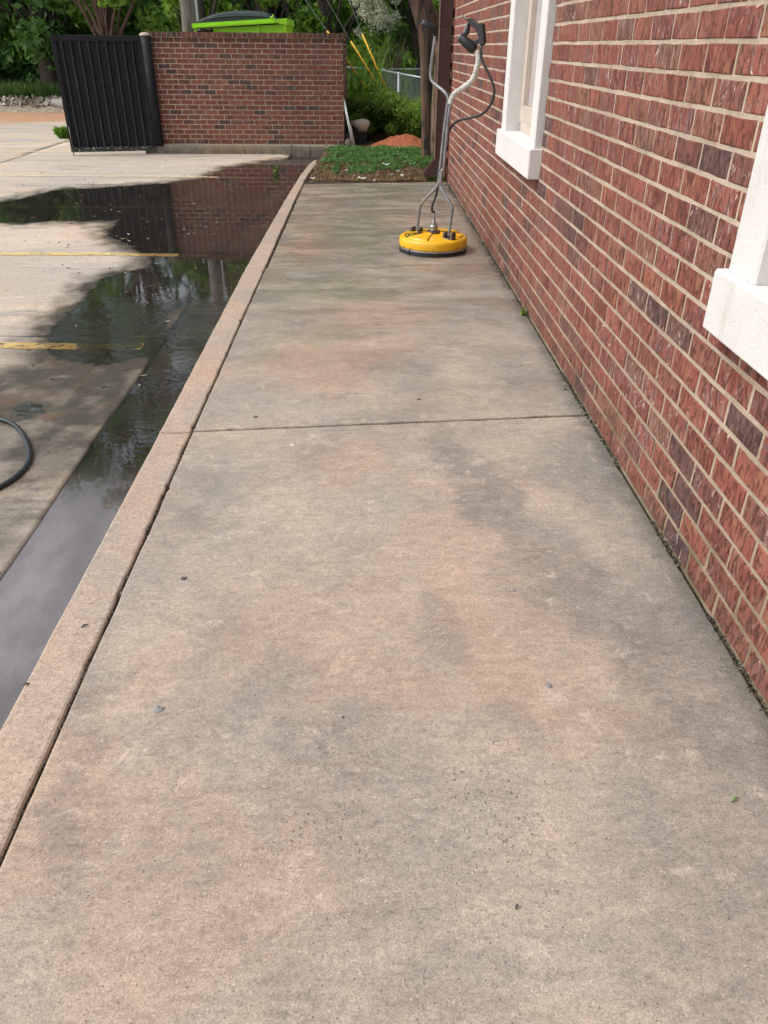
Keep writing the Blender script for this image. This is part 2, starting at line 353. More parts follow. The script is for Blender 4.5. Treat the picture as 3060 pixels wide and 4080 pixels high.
def brick_mat(name, L, H, axis, reds, worn=0.5, z0=0.0, u0=0.0, dirt_z=(0, .25)):
    """axis: index of the horizontal direction the courses run in"""
    g = G(name); p = g.pos(); xyz = g.sep(p); u = g.m_('SUBTRACT', xyz[axis], u0); z = g.m_('SUBTRACT', xyz[2], z0)
    row = g.m_('FLOOR', g.m_('DIVIDE', z, H)); odd = g.m_('MULTIPLY', g.m_('FRACT', g.m_('MULTIPLY', row, .5)), 1.0)
    col = g.m_('FLOOR', g.m_('SUBTRACT', g.m_('DIVIDE', u, L), odd))
    idv = g.comb(row, col, 3.7); r1 = g.white(idv); r2 = g.white(g.comb(col, row, 11.3)); r3 = g.white(g.comb(col, row, 23.1))
    c = g.ramp(r1, reds, 'LINEAR')
    dk = g.m_('MULTIPLY', g.rng(g.noise(g.comb(g.m_('MULTIPLY', row, .35), g.m_('MULTIPLY', col, .5), 2.2), 1.0, 2, .5), .60, .66), g.rng(r2, .35, .45)); dk = g.m_('MAXIMUM', dk, g.rng(r3, .975, .985))
    sc_ = [14, 14, 14]; sc_[2] = 9.0
    q = g.vm('ADD', p, g.comb(g.m_('MULTIPLY', r2, 7), g.m_('MULTIPLY', r3, 9), g.m_('MULTIPLY', r1, 5)))
    vs = g.noise(g.mp(q, tuple(sc_)), 1.6, 5, .62, .7)        # broad streaks down each face
    c = g.mix(g.rng(vs, .46, .64, 0, .75), c, g.mix(r3, (.34, .155, .085), (.21, .135, .13)))
    c = g.mix(g.m_('MULTIPLY', g.rng(vs, .42, .3), g.rng(r2, .55, .9)), c, (.13, .10, .115))
    c = g.mix(g.m_('MULTIPLY', dk, g.rng(g.noise(p, 16, 5, .7), .35, .6, .45, .95)), c, (.085, .055, .056))
    crease = g.noise(g.mp(q, (88, 88, 28)), .55, 5, .66, 1.7)   # torn wire-cut creases
    crease_shade = g.rng(crease, .432, .39)
    c = g.mix(g.m_('MULTIPLY', crease_shade, .72), c, (.10, .035, .028))  # shadow inside the creases, painted dark into the brick colour
    fine = g.noise(p, 240, 3, .7); c = g.mix(1, c, g.ramp(fine, [(.3, (.82,)*3), (.5, (1,)*3), (.72, (1.15,)*3)]), 'MULTIPLY')
    ef = g.noise(g.mp(q, (60, 60, 26)), .62, 7, .76, 1.6); em = g.m_('MULTIPLY', g.rng(ef, .59, .63), g.m_('MULTIPLY', g.rng(r3, .25, .7, .15, 1), g.rng(g.m_('ADD', g.noise(p, 1.6, 4), g.m_('MULTIPLY', z, .10)), .42, .62, .0, worn*1.8)))
    c = g.mix(em, c, (.70, .60, .53))
    dz_ = g.m_('MULTIPLY', g.rng(z, dirt_z[1], dirt_z[0]), g.rng(g.noise(p, 5, 6, .7), .35, .62)); c = g.mix(g.m_('MULTIPLY', dz_, .5), c, (.085, .07, .05))
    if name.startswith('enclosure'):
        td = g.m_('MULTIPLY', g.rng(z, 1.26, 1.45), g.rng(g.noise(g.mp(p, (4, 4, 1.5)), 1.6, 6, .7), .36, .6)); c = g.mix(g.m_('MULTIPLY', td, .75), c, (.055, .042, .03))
    h = g.m_('ADD', g.m_('MULTIPLY', g.rng(crease, .36, .5), 1.0), g.m_('ADD', g.m_('MULTIPLY', vs, .5), g.m_('MULTIPLY', fine, .2)))
    return g.done(g.bsdf(c, g.rng(vs, .3, .7, .62, .85), g.bump(h, .0065, .9), spec=.35))
def mortar_mat(name, a=(.53, .435, .34), b=(.40, .325, .245), base_z=.0):
    g = G(name); p = g.pos(); x, y, z = g.sep(p)
    n1 = g.noise(p, 6, 6, .65); c = g.mix(g.rng(n1, .38, .64), a, b)
    c = g.mix(g.rng(z, base_z+.75, base_z+.05, 0, .62), c, (.30, .235, .15))
    c = g.mix(g.m_('MULTIPLY', g.rng(z, base_z+.35, base_z), g.rng(g.noise(p, 4, 6, .7), .4, .62)), c, (.15, .13, .07))
    c = g.mix(g.rng(g.noise(p, 2.3, 8, .75, .5), .50, .64, 0, .55), c, (.33, .27, .20)); c = g.mix(g.rng(g.noise(p, 22, 6, .75), .56, .66, 0, .5), c, (.26, .20, .15))
    gr = g.noise(p, 130, 5, .75); c = g.mix(1, c, g.ramp(gr, [(.3, (.7,)*3), (.5, (1,)*3), (.75, (1.15,)*3)]), 'MULTIPLY')
    return g.done(g.bsdf(c, .9, g.bump(g.m_('ADD', gr, g.noise(p, 40, 5)), .004, .7), spec=.25))
def stucco_mat():
    g = G('white_stucco'); p = g.pos(); x, y, z = g.sep(p)
    n = g.noise(p, 110, 5, .68); c = g.mix(g.rng(g.noise(p, 5, 6, .65), .4, .7, 0, .35), (.70, .695, .675), (.56, .53, .48))
    c = g.mix(g.rng(g.noise(g.mp(p, (14, 14, 1.3)), 1.3, 6, .7), .56, .72, 0, .35), c, (.47, .43, .35)); c = g.mix(g.rng(n, .36, .28, 0, .5), c, (.5, .48, .44))
    return g.done(g.bsdf(c, .88, g.bump(n, .0045, .8), spec=.3))
def leaf_mat(name, cols, trans=.42, rough=.5):
    g = G(name); lv = g.attr('lv'); c = g.ramp(lv, cols)
    a = g.bsdf(c, rough, spec=.4)
    t = g.n('ShaderNodeBsdfTranslucent'); g.put(t.inputs['Color'], g.mix(1, c, (1.25, 1.35, .6), 'MULTIPLY'))
    m = g.n('ShaderNodeMixShader'); m.inputs[0].default_value = trans; g.put(m.inputs[1], a); g.put(m.inputs[2], t.outputs[0])
    return g.done(m.outputs[0])
def bark_mat(name, a, b, c3, sc_=(9, 9, 1.4)):
    g = G(name); p = g.pos(); n = g.noise(g.mp(p, sc_), 2.2, 7, .68, .8); c = g.mix(g.rng(n, .38, .62), a, b)
    c = g.mix(g.rng(g.noise(g.mp(p, (6, 6, 1.6)), 1.1, 5, .6, .6), .54, .62), c, c3)
    return g.done(g.bsdf(c, .82, g.bump(n, .02, .7)))
def soil_mat(name, a, b, s=18):
    g = G(name); p = g.pos(); n = g.noise(p, s, 7, .72); c = g.mix(g.rng(n, .35, .65), a, b)
    return g.done(g.bsdf(c, .95, g.bump(n, .03, .9), spec=.2))

MT = {}
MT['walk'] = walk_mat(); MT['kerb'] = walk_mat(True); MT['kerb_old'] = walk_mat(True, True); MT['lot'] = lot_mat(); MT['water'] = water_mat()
REDS = [(0, (.20, .058, .044)), (.3, (.26, .078, .056)), (.55, (.30, .098, .07)), (.74, (.23, .068, .05)), (.90, (.25, .12, .08)), (.96, (.17, .075, .06)), (1, (.15, .07, .062))]
REDS2 = [(0, (.20, .066, .046)), (.3, (.255, .082, .056)), (.55, (.285, .10, .068)), (.72, (.225, .072, .05)), (.86, (.21, .095, .068)), (.92, (.105, .062, .055)), (1, (.08, .055, .055))]
BL, BH = .2032, .0788
EL, EH, EZ0, EY = .1868, .0688, -.035, 13.6
EX0, EX1 = -3.24, -.338
MT['brick'] = brick_mat('wall_brick', BL, BH, 1, REDS, .55)
MT['ebrick'] = brick_mat('enclosure_brick', EL, EH, 0, REDS2, .12, z0=EZ0, u0=EX0, dirt_z=(-.05, .12))
MT['mortar'] = mortar_mat('wall_mortar'); MT['emortar'] = mortar_mat('enclosure_mortar', (.62, .50, .39), (.48, .37, .28), -.6)
MT['stucco'] = stucco_mat()
MT['frame'] = simple('window_frame_paint', (.56, .48, .415), .5, var=.06, scale=12, bump=.0004)
MT['blind'] = simple('window_blind', (.62, .55, .50), .6, var=.05, scale=4, bump=0)
MT['joint'] = soil_mat('joint_grime', (.035, .03, .022), (.10, .085, .06), 60)
MT['clay'] = soil_mat('red_clay', (.33, .095, .042), (.46, .16, .08), 22)
MT['mulch_soil'] = soil_mat('mulch_soil', (.085, .045, .03), (.19, .115, .075), 30)
MT['earth'] = soil_mat('earth', (.10, .075, .045), (.20, .15, .10), 3)
MT['black_metal'] = simple('gate_black_paint', (.004, .005, .0095), .72, var=.3, scale=8, bump=.001, dirt=((.03, .03, .03), .2))
MT['black_rib_lit'] = simple('gate_rib_highlight', (.016, .018, .025), .40, var=.3, scale=12, bump=.001, dirt=((.07, .06, .045), .25))  # lighter copy of the gate black; rib highlights painted into the colour
MT['rust_rail'] = simple('peeling_rail', (.03, .03, .026), .8, var=.5, scale=110, bump=.003, dirt=((.42, .44, .40), 1.0))
MT['yellow'] = simple('yellow_plastic', (.80, .43, .012), .34, var=.05, scale=14, bump=.0002, dirt=((.30, .15, .02), .5))
MT['rubber'] = simple('black_rubber', (.012, .012, .013), .55, var=.3, scale=60, bump=.0006)
MT['black_plastic'] = simple('black_plastic', (.012, .012, .014), .38, var=.2, scale=60, bump=.0002)
MT['steel'] = simple('brushed_steel', (.46, .46, .46), .33, metal=1, var=.15, scale=40, bump=.0003)
MT['tube'] = simple('galvanised_tube', (.30, .305, .32), .38, metal=.75, var=.15, scale=30, bump=.0003, dirt=((.12, .12, .12), .5))
MT['cast'] = simple('cast_bracket', (.13, .115, .10), .42, metal=.8, var=.35, scale=70, bump=.001)
MT['tape'] = simple('wrapped_tape', (.66, .65, .60), .75, var=.25, scale=120, bump=.004, dirt=((.20, .17, .12), .7))
MT['ring_grey'] = simple('grey_end_cap', (.22, .25, .31), .5, var=.1, scale=40, bump=0)
MT['hose'] = simple('hose_rubber', (.018, .024, .028), .36, var=.3, scale=30, bump=.0005)
MT['lime'] = simple('lime_paint', (.36, .74, .02), .42, var=.06, scale=5, bump=.0008, dirt=((.20, .36, .03), .3))
MT['lid'] = simple('dumpster_lid_plastic', (.045, .062, .065), .42, var=.15, scale=5, bump=.0008)
MT['brown'] = simple('brown_metal_paint', (.062, .030, .026), .42, var=.12, scale=6, bump=.0004)
MT['brown_lit'] = simple('brown_metal_lit_edge', (.17, .11, .085), .5, var=.2, scale=6, bump=.0004)  # lighter copy of the brown; edge highlight painted into the colour
MT['bark'] = bark_mat('myrtle_bark', (.055, .034, .024), (.16, .092, .055), (.025, .017, .014), (14, 14, 1.2))
MT['bark2'] = bark_mat('reddish_myrtle_bark', (.13, .075, .048), (.24, .15, .10), (.06, .034, .024), (14, 14, 1.2))
MT['bark_dark'] = bark_mat('dark_bark', (.045, .035, .028), (.09, .07, .055), (.03, .024, .02))
MT['stem_pink'] = bark_mat('pale_stem_bark', (.085, .055, .042), (.15, .095, .075), (.06, .038, .032))
MT['pole_wood'] = bark_mat('pole_wood', (.17, .155, .135), (.29, .27, .24), (.13, .12, .10), (12, 12, .8))
MT['pvc'] = simple('white_conduit', (.72, .74, .74), .45, var=.05, scale=10, bump=0)
MT['guard'] = simple('yellow_guard', (.80, .44, .02), .45, var=.08, scale=10, bump=0)
MT['wire'] = simple('steel_wire', (.30, .33, .32), .5, metal=.6, var=.1, bump=0)
MT['galv'] = simple('galvanised_fence', (.34, .40, .41), .5, metal=.5, var=.12, bump=0)
MT['cloth'] = simple('tan_cloth', (.52, .44, .34), .9, var=.12, scale=16, bump=.002)
MT['bin'] = simple('dark_bin_plastic', (.012, .011, .010), .7, var=.3, scale=20, bump=.001)
MT['leaf'] = leaf_mat('leaf_green', [(0, (.04, .10, .02)), (.4, (.13, .27, .045)), (.75, (.22, .40, .08)), (1, (.34, .50, .12))])
MT['leaf_dark'] = leaf_mat('leaf_dark_green', [(0, (.03, .085, .026)), (.45, (.10, .23, .065)), (.8, (.17, .33, .10)), (1, (.26, .44, .14))])
MT['leaf_lime'] = leaf_mat('leaf_bright_green', [(0, (.06, .13, .018)), (.5, (.14, .27, .035)), (1, (.28, .43, .08))])
MT['leaf_hedge'] = leaf_mat('leaf_hedge', [(0, (.045, .095, .015)), (.5, (.14, .24, .03)), (1, (.33, .44, .08))])
MT['leaf_cover'] = leaf_mat('ground_cover_leaves', [(0, (.04, .10, .03)), (.5, (.09, .20, .06)), (.9, (.16, .29, .09)), (1, (.40, .33, .15))])
MT['blossom'] = leaf_mat('blossom_white', [(0, (.45, .45, .36)), (1, (.80, .80, .72))], .2)
MT['grass'] = leaf_mat('grass_blades', [(0, (.045, .085, .022)), (.5, (.085, .17, .045)), (.8, (.13, .24, .07)), (1, (.34, .30, .15))], .3)
MT['straw'] = leaf_mat('dry_grass', [(0, (.10, .05, .03)), (.45, (.20, .115, .06)), (.8, (.33, .22, .11)), (1, (.22, .26, .07))], .15)
MT['weed'] = leaf_mat('weed_leaves', [(0, (.07, .12, .035)), (.5, (.15, .22, .06)), (1, (.34, .36, .13))], .3)
MT['rock'] = simple('grey_rubble', (.34, .32, .28), .9, var=.25, scale=5, bump=.01, dirt=((.42, .30, .19), .6))
MT['white_scrap'] = simple('white_scrap', (.72, .72, .72), .6, var=.1, scale=60, bump=0)
MT['gum'] = simple('dark_gum', (.075, .075, .078), .7, var=.3, scale=200, bump=.001)
MT['gum_pale'] = simple('grey_gum', (.24, .24, .24), .7, var=.5, scale=260, bump=.001)
def paint_mat():
    g = G('yellow_line_paint'); p = g.pos(); x, y, z = g.sep(p); wet = g.attr('wet')
    n = g.noise(g.mp(p, (1, 2.5, 1)), 9, 8, .75, .4)
    c = g.mix(g.rng(n, .5, .62), (.70, .50, .17), (.62, .54, .40)); c = g.mix(wet, c, g.mix(1, c, (.42, .36, .22), 'MULTIPLY'))
    far = g.rng(y, 9.5, 11, 0, .75); c = g.mix(far, c, (.72, .60, .42))
    sh = g.bsdf(c, .7); tr = g.n('ShaderNodeBsdfTransparent'); m = g.n('ShaderNodeMixShader')
    g.put(m.inputs[0], g.m_('MAXIMUM', g.rng(g.noise(p, 26, 8, .78), .53, .57), g.rng(wet, .6, .98, 0, .3))); g.put(m.inputs[1], sh); g.put(m.inputs[2], tr.outputs[0])
    return g.done(m.outputs[0])
MT['paint'] = paint_mat()

# ================================================================== GROUND, LOT, WATER
ZL = -.18; ZW = ZL
def pol(l): return np.array([dz(x, y, ZL)[:2] for x, y in l])
P_DEEP = pol([(-60, 479), (60, 481), (180, 478), (262, 474), (246, 512), (300, 532), (332, 552), (318, 575), (240, 598), (195, 640), (140, 680), (105, 712), (92, 742), (120, 775), (215, 795), (300, 765), (345, 735), (420, 625), (640, 470), (720, 340), (625, 345), (560, 353), (500, 362), (445, 385), (360, 398), (200, 405), (120, 412), (60, 425), (-60, 450)])
P_POOL = pol([(25, 880), (60, 868), (100, 872), (105, 890), (70, 905), (30, 900)])
P_FILM = pol([(-500, 850), (-60, 812), (60, 790), (90, 742), (200, 660), (330, 560), (440, 600), (370, 735), (180, 1000), (30, 1190), (-60, 1290), (-500, 1500)])
def sdist(P, x, y):
    """signed distance to a polygon, positive outside"""
    d = np.full(x.shape, 1e9); ins = np.zeros(x.shape, bool); n = len(P)
    for i in range(n):
        a, b = P[i], P[(i+1) % n]; e = b-a; wx, wy = x-a[0], y-a[1]
        t = np.clip((wx*e[0]+wy*e[1])/(e@e), 0, 1); d = np.minimum(d, (wx-e[0]*t)**2+(wy-e[1]*t)**2)
        cnd = ((a[1] > y) != (b[1] > y)) & (x < (b[0]-a[0])*(y-a[1])/(b[1]-a[1]+1e-12)+a[0]); ins ^= cnd
    return np.where(ins, -1, 1)*np.sqrt(d)
def vnoise(x, y, seed=0):
    """smooth lattice noise, -1..1"""
    ix, iy = np.floor(x).astype(np.int64), np.floor(y).astype(np.int64); fx, fy = x-ix, y-iy
    def h(a, b):
        v = (a*374761393+b*668265263+seed*1442695041) & 0xffffffff; v = ((v ^ (v >> 13))*1274126177) & 0xffffffff
        return ((v ^ (v >> 16)) & 0xffff)/32767.5-1
    sx, sy = fx*fx*(3-2*fx), fy*fy*(3-2*fy)
    return (h(ix, iy)*(1-sx)+h(ix+1, iy)*sx)*(1-sy)+(h(ix, iy+1)*(1-sx)+h(ix+1, iy+1)*sx)*sy
def fbm(x, y, f, o=4, seed=0):
    s_, a = 0, 1; t = 0
    for k in range(o): s_ = s_+a*vnoise(x*f, y*f, seed+k); t += a; a *= .55; f *= 2.07
    return s_/t
def lot_h(x, y):
    nz = fbm(x, y, 1.6, 5, 3)
    d = sdist(P_DEEP, x, y)+nz*.16
    d = np.minimum(d, sdist(P_POOL, x, y)+nz*.05)
    film = sdist(P_FILM, x, y)+nz*.2
    h = np.clip(d*.022, -.006, .0065)
    grit = fbm(x, y, 32, 3, 9)
    h += grit*.0011*np.clip(1.5-np.abs(d)*3, .15, 1)
    fz = np.clip(.6-film*3, 0, 1)*np.clip(d*4, 0, 1)*np.clip((y-2.7)/.8, 0, 1)
    h = h*(1-fz)+fz*(.0012+grit*.0026+fbm(x, y, 3, 3, 21)*.0016)
    wet = np.clip(1-(d-.01)/.30+fbm(x, y, 9, 5, 5)*.55*np.clip(d/.05, 0, 1), 0, 1)
    wet = np.maximum(wet, np.clip(.9-film*3, 0, 1)*np.clip(.84+.4*fbm(x, y, 2.4, 4, 31)+.30*fbm(x, y, 14, 4, 32)+.14*np.clip(y-3, -1, 1), .35, 1))
    return ZW+h, wet
ground = MB()
ground.add([(-400, -200, -.36), (400, -200, -.36), (400, 600, -.36), (-400, 600, -.36)], [(0, 1, 2, 3)])
o = ground.build('ground', MT['earth'], kind='structure')
lot = empty('parking_lot', kind='structure')
xs = [-1.195, -5.3, -9.6, -14.5, -22]; ys = [-5, .35, 4.53, 8.85, 13.3, 17.6, 22.0]
GAP = .006
for i in range(len(xs)-1):
    for j in range(len(ys)-1):
        x0, x1 = xs[i+1]+GAP, xs[i]-GAP; y0, y1 = ys[j]+GAP, ys[j+1]-GAP
        st = .02 if (i == 0 and 1 <= j <= 3) else (.04 if (i == 1 and 1 <= j <= 3) else .15)
        nx, ny = int((x1-x0)/st)+1, int((y1-y0)/st)+1
        gx, gy = np.meshgrid(np.linspace(x0, x1, nx), np.linspace(y0, y1, ny))
        if i == 0: gx = gx+(gx-x0)/(x1-x0)*.010*fbm(gy*0, gy, 2.2, 3, 2)
        z, wet = lot_h(gx, gy)
        ex = np.minimum(np.minimum(gx-gx.min(), gx.max()-gx), np.minimum(gy-y0, y1-gy)); z = z-.004*np.clip(1-ex/.012, 0, 1)
        V = np.stack([gx, gy, z], -1).reshape(-1, 3); wv = wet.reshape(-1)
        a = (np.arange(ny-1)[:, None]*nx+np.arange(nx-1)).ravel(); F = np.stack([a, a+1, a+nx+1, a+nx], 1)
        # skirts down the joints
        ring = list(range(nx))+[k*nx+nx-1 for k in range(1, ny)]+[(ny-1)*nx+k for k in range(nx-2, -1, -1)]+[k*nx for k in range(ny-2, 0, -1)]
        rv = V[ring].copy(); rv[:, 2] = -.30; b = len(V); V = np.vstack([V, rv]); wv = np.concatenate([wv, np.ones(len(ring))]); n = len(ring)
        r_ = np.array(ring); k = np.arange(n); F = np.vstack([F, np.stack([r_, b+k, b+(k+1) % n, r_[(k+1) % n]], 1)])
        link('slab', npmesh('slab', V, F, MT['lot'], {'wet': ('POINT', wv)}, True), lot)
# gutter pan between the lot slabs and the kerb
for (y0, y1) in ((-5, 0.4), (.4, 5.44), (5.44, 8.2), (8.2, 11.35)):
    x0, x1 = -1.19, -.80; st = .02 if y1 > 0 and y0 > 0 else .05; nx, ny = int((x1-x0)/st)+1, int((y1-y0)/st)+1
    gx, gy = np.meshgrid(np.linspace(x0, x1, nx), np.linspace(y0+.002, y1-.002, ny))
    hh = -.011+fbm(gx, gy, 1.7, 5, 55)*.010+fbm(gx, gy, 20, 3, 56)*.0012
    hh = np.minimum(hh, -.0012+fbm(gx, gy, 30, 2, 57)*.0010)
    V = np.stack([gx, gy, ZW+hh], -1).reshape(-1, 3)
    a = (np.arange(ny-1)[:, None]*nx+np.arange(nx-1)).ravel(); F = np.stack([a, a+1, a+nx+1, a+nx], 1)
    link('gutter_slab', npmesh('gutter_slab', V, F, MT['lot'], {'wet': ('POINT', np.clip(.9+fbm(gx, gy, 4, 3, 8).ravel()*.4, .4, 1))}, True), lot)
jb = MB(); jb.add([(-22, -5, -.205), (-.8, -5, -.205), (-.8, 22, -.205), (-22, 22, -.205)], [(0, 1, 2, 3)]); jb.build('joint_fill', MT['joint'], lot)
# yellow stall lines
def stripe(xa, ya, xb, yb, wd):
    L_ = math.hypot(xb-xa, yb-ya); n = int(L_/.03); m = 6; tx, ty = (xb-xa)/L_, (yb-ya)/L_
    s_, t_ = np.meshgrid(np.linspace(0, L_, n), np.linspace(-.5, .5, m)*1.0)
    e = wd*(1+.06*fbm(s_, t_*3, 9, 3, 77)); px, py = xa+tx*s_-ty*t_*e, ya+ty*s_+tx*t_*e
    z, wet = lot_h(px, py); V = np.stack([px, py, z+.0035], -1).reshape(-1, 3)
    a = (np.arange(m-1)[:, None]*n+np.arange(n-1)).ravel(); F = np.stack([a, a+1, a+n+1, a+n], 1)
    link('stall_line', npmesh('stall_line', V, F, MT['paint'], {'wet': ('POINT', wet.ravel())}, True), lot)
for Y in (2.16, 4.33, 6.60, 8.85, 11.02): stripe(-5.27 if Y < 10 else -9.0, Y, -1.3, Y+.02, .105)
stripe(-9.2, 4.33, -5.33, 4.33, .105); stripe(-9.2, 6.6, -5.33, 6.6, .105)
stripe(-9.0, 13.55, -4.6, 13.7, .10); stripe(-8.5, 14.0, -4.9, 15.2, .10)
# standing water
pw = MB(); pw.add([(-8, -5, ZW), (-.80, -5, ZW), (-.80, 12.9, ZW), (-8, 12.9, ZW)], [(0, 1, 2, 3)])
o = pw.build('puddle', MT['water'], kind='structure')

# ================================================================== WALK AND KERB
def slab(name, poly, ztop, zbot, mat, parent, bev=.010, jit=.004, step=.02, rough_sides=None, seed=0):
    """poly: convex 2D outline ccw; chipped, rounded arrises"""
    pts = []; N = len(poly); r = np.random.RandomState(seed)
    for i in range(N):
        a, b = np.array(poly[i]), np.array(poly[(i+1) % N]); L_ = np.hypot(*(b-a)); n = max(2, int(L_/step)); e = (b-a)/L_; nm = np.array([e[1], -e[0]])
        amp = jit*(rough_sides[i] if rough_sides else 1)
        for k in range(n):
            t = k/n; q = a+(b-a)*t; fade = min(1, min(t, 1-t)*n/3); s_ = L_*t
            dd = amp*(fbm(np.array(s_), np.array(seed*3.1+i*7.7), 7, 4, 4)*1.1+max(0., float(fbm(np.array(s_), np.array(seed*1.7+i*3.3), 13, 3, 14))-.28)*3.2)
            pts.append((q-nm*max(0, dd)*fade*1.0, nm, bev*(1+.4*float(fbm(np.array(s_), np.array(seed*2.), 9, 2, 6)))))
    n = len(pts); O = np.array([p[0] for p in pts]); c = O.mean(0)
    I = np.array([p[0]-p[1]*p[2] for p in pts]); I2 = np.array([p[0]-p[1]*p[2]*.35 for p in pts])
    lo = O.min(0)+bev; 
    V = [(*p, ztop) for p in I]+[(*p, ztop-bev*.3) for p in I2]+[(*p, ztop-bev) for p in O]+[(*p, zbot) for p in O]
    F = [tuple(range(n))]
    for k in range(3):
        for j in range(n): F.append((k*n+j, (k+1)*n+j, (k+1)*n+(j+1) % n, k*n+(j+1) % n))
    me = bpy.data.meshes.new(name); me.from_pydata(V, [], F); me.materials.append(mat); me.update(); return link(name, me, parent)
walk = empty('sidewalk', kind='structure')
XK, XW = -.698, .928
jy = [(-4.9, -4.9), (-2.4, -2.35), (.20, .22), (2.815, 2.965), (5.44, 5.60), (8.17, 8.56), (9.23, 9.46)]
for k in range(len(jy)-1):
    (a0, a1), (b0, b1) = jy[k], jy[k+1]; xl = XK if k < 4 else XK+.01
    slab('slab', [(xl+.004, a0+.0068), (XW, a1+.0068), (XW, b1-.0068), (xl+.004, b0-.0068)], 0, -.10, MT['walk'], walk, .006, .0055, .018, [1, .8, 1, .9], k+3)
# the little corner piece by the downspout
bed_fill = MB(); bed_fill.add([(-.80, -5, -.010), (.94, -5, -.010), (.94, 9.47, -.010), (-.80, 9.47, -.010)], [(0, 1, 2, 3)]); bed_fill.build('joint_fill', MT['joint'], walk)
kerb = empty('kerb', kind='structure')
ky = [(-4.9, -.835, -.70), (.21, -.832, -.70), (2.80, -.826, -.700), (5.44, -.833, -.700), (8.15, -.806, -.705), (9.9, -.775, -.690), (10.9, -.735, -.640), (11.35, -.69, -.57)]
for k in range(len(ky)-1):
    y0, o0, i0 = ky[k]; y1, o1, i1 = ky[k+1]
    sm_j = .0045
    slab('kerb_stone', [(o0, y0+sm_j), (i0, y0+sm_j), (i1, y1-sm_j), (o1, y1-sm_j)], .002, -.30, MT['kerb'], kerb, .008, .0055, .014, [.7, 1.5, .6, .5], 20+k)
# return kerb under the enclosure, curving into the bed
pts_f = [(atZ(585, 612, ZL)[0], 13.50), (-1.17, 13.50), (-.62, 13.46), (-.34, 13.15), (.0, 12.9), (.45, 12.78), (2.6, 12.75)]
pts_b = [(-3.43, 13.72), (-1.17, 13.72), (-.58, 13.68), (-.24, 13.36), (.05, 13.08), (.48, 12.93), (2.6, 12.9)]
for k in range(len(pts_f)-1):
    ff, fb = pts_f[k:k+2], pts_b[k:k+2]; g_ = .004
    slab('kerb_stone', [(ff[0][0]+g_, ff[0][1]), (ff[1][0]-g_, ff[1][1]), (fb[1][0]-g_, fb[1][1]), (fb[0][0]+g_, fb[0][1])], -.035, -.30, MT['kerb_old'], kerb, .018, .006, .03, None, 40+k)

# ================================================================== THE BUILDING
def brick_shape(L_, H_, D_, seed, proud=.0):
    """local frame: u 0..L, v 0..H, n outward from the mortar face; 38 triangles"""
    r = random.Random(seed); c = .0028; N = .003+proud; us = [c, L_*.33+r.uniform(-.01, .01)*L_*4, L_*.66+r.uniform(-.01, .01)*L_*4, L_-c]
    V = []
    for v in (c, H_-c):
        for k, u in enumerate(us): V.append((u, v+r.uniform(-.0008, .0008), N+r.uniform(-.0014, .0010)))
    ring = [0, 1, 2, 3, 7, 6, 5, 4]
    for i in ring:
        u, v, n_ = V[i]; V.append((u+(-c if i in (0, 4) else c if i in (3, 7) else 0)+r.uniform(-.0016, .0016), v+(-c if i < 4 else c)+r.uniform(-.0014, .0014), n_-.0032))
    for i in range(8): u, v, n_ = V[8+i]; V.append((u, v, -D_))
    F = [(0, 1, 5, 4), (1, 2, 6, 5), (2, 3, 7, 6)]
    for k in range(8):
        a, b = ring[k], ring[(k+1) % 8]; F.append((a, 8+k, 8+(k+1) % 8, b)); F.append((8+k, 16+k, 16+(k+1) % 8, 8+(k+1) % 8))
    return V, F
class Wall:
    """keeps bricks (origin, u axis, n axis, length, height, seed); largest in view become objects"""
    def __init__(s, mat, parent, stuff_name): s.b = []; s.mat = mat; s.p = parent; s.stuff = stuff_name; s.cache = {}
    def brick(s, org, U, Nn, L_, H_, D_=.05, vax=(0, 0, 1), proud=0.): s.b.append((np.array(org, float), np.array(U, float), np.array(Nn, float), L_, H_, D_, np.array(vax, float), proud))
    def build(s, limit=298):
        sc_ = []
        for b in s.b:
            o_, U, Nn, L_, H_, D_, W, pr = b; q = np.array([o_, o_+U*L_, o_+U*L_+W*H_, o_+W*H_]); xy, z = proj(q)
            if (z < .1).any() or np.dot(o_-CP, Nn) > 0: sc_.append(0); continue
            cx, cyy = xy.mean(0)
            A = .5*abs(np.dot(xy[:, 0], np.roll(xy[:, 1], -1))-np.dot(xy[:, 1], np.roll(xy[:, 0], -1)))
            sc_.append(A if (-20 < cx < 3080 and -20 < cyy < 4100) else 0)
        order = sorted(range(len(s.b)), key=lambda i: -sc_[i]); pl = parent_loc(s.p); V2 = []; F2 = []
        for rank, i in enumerate(order):
            o_, U, Nn, L_, H_, D_, W, pr = s.b[i]; R = np.stack([U, W, Nn], 1)
            if np.linalg.det(R) < 0: flip = True
            else: flip = False
            key = (round(L_, 4), round(H_, 4), D_, i % 9, tuple(U), tuple(Nn), tuple(W), round(pr, 4))
            if rank < limit and sc_[i] > 0:
                if key not in s.cache:
                    V, F = brick_shape(L_, H_, D_, i % 9, pr); V = np.array(V)@R.T
                    me = bpy.data.meshes.new('brick'); me.from_pydata([tuple(v) for v in V], [], [f[::-1] if flip else f for f in F]); me.materials.append(s.mat); me.update(); s.cache[key] = me
                ob = link('brick', s.cache[key], s.p); ob.location = Vector(o_+Nn*nr.uniform(-.0008, .0012))-pl
            else:
                V, F = brick_shape(L_, H_, D_, i % 9, pr); V = np.array(V)@R.T+o_+Nn*nr.uniform(-.0008, .0012)-np.array(pl); b = len(V2)
                V2 += V.tolist(); F2 += [tuple(x+b for x in (f[::-1] if flip else f)) for f in F]
        me = bpy.data.meshes.new(s.stuff); me.from_pydata(V2, [], F2); me.materials.append(s.mat); me.update(); ob = link(s.stuff, me, s.p); ob['kind'] = 'stuff'; return ob
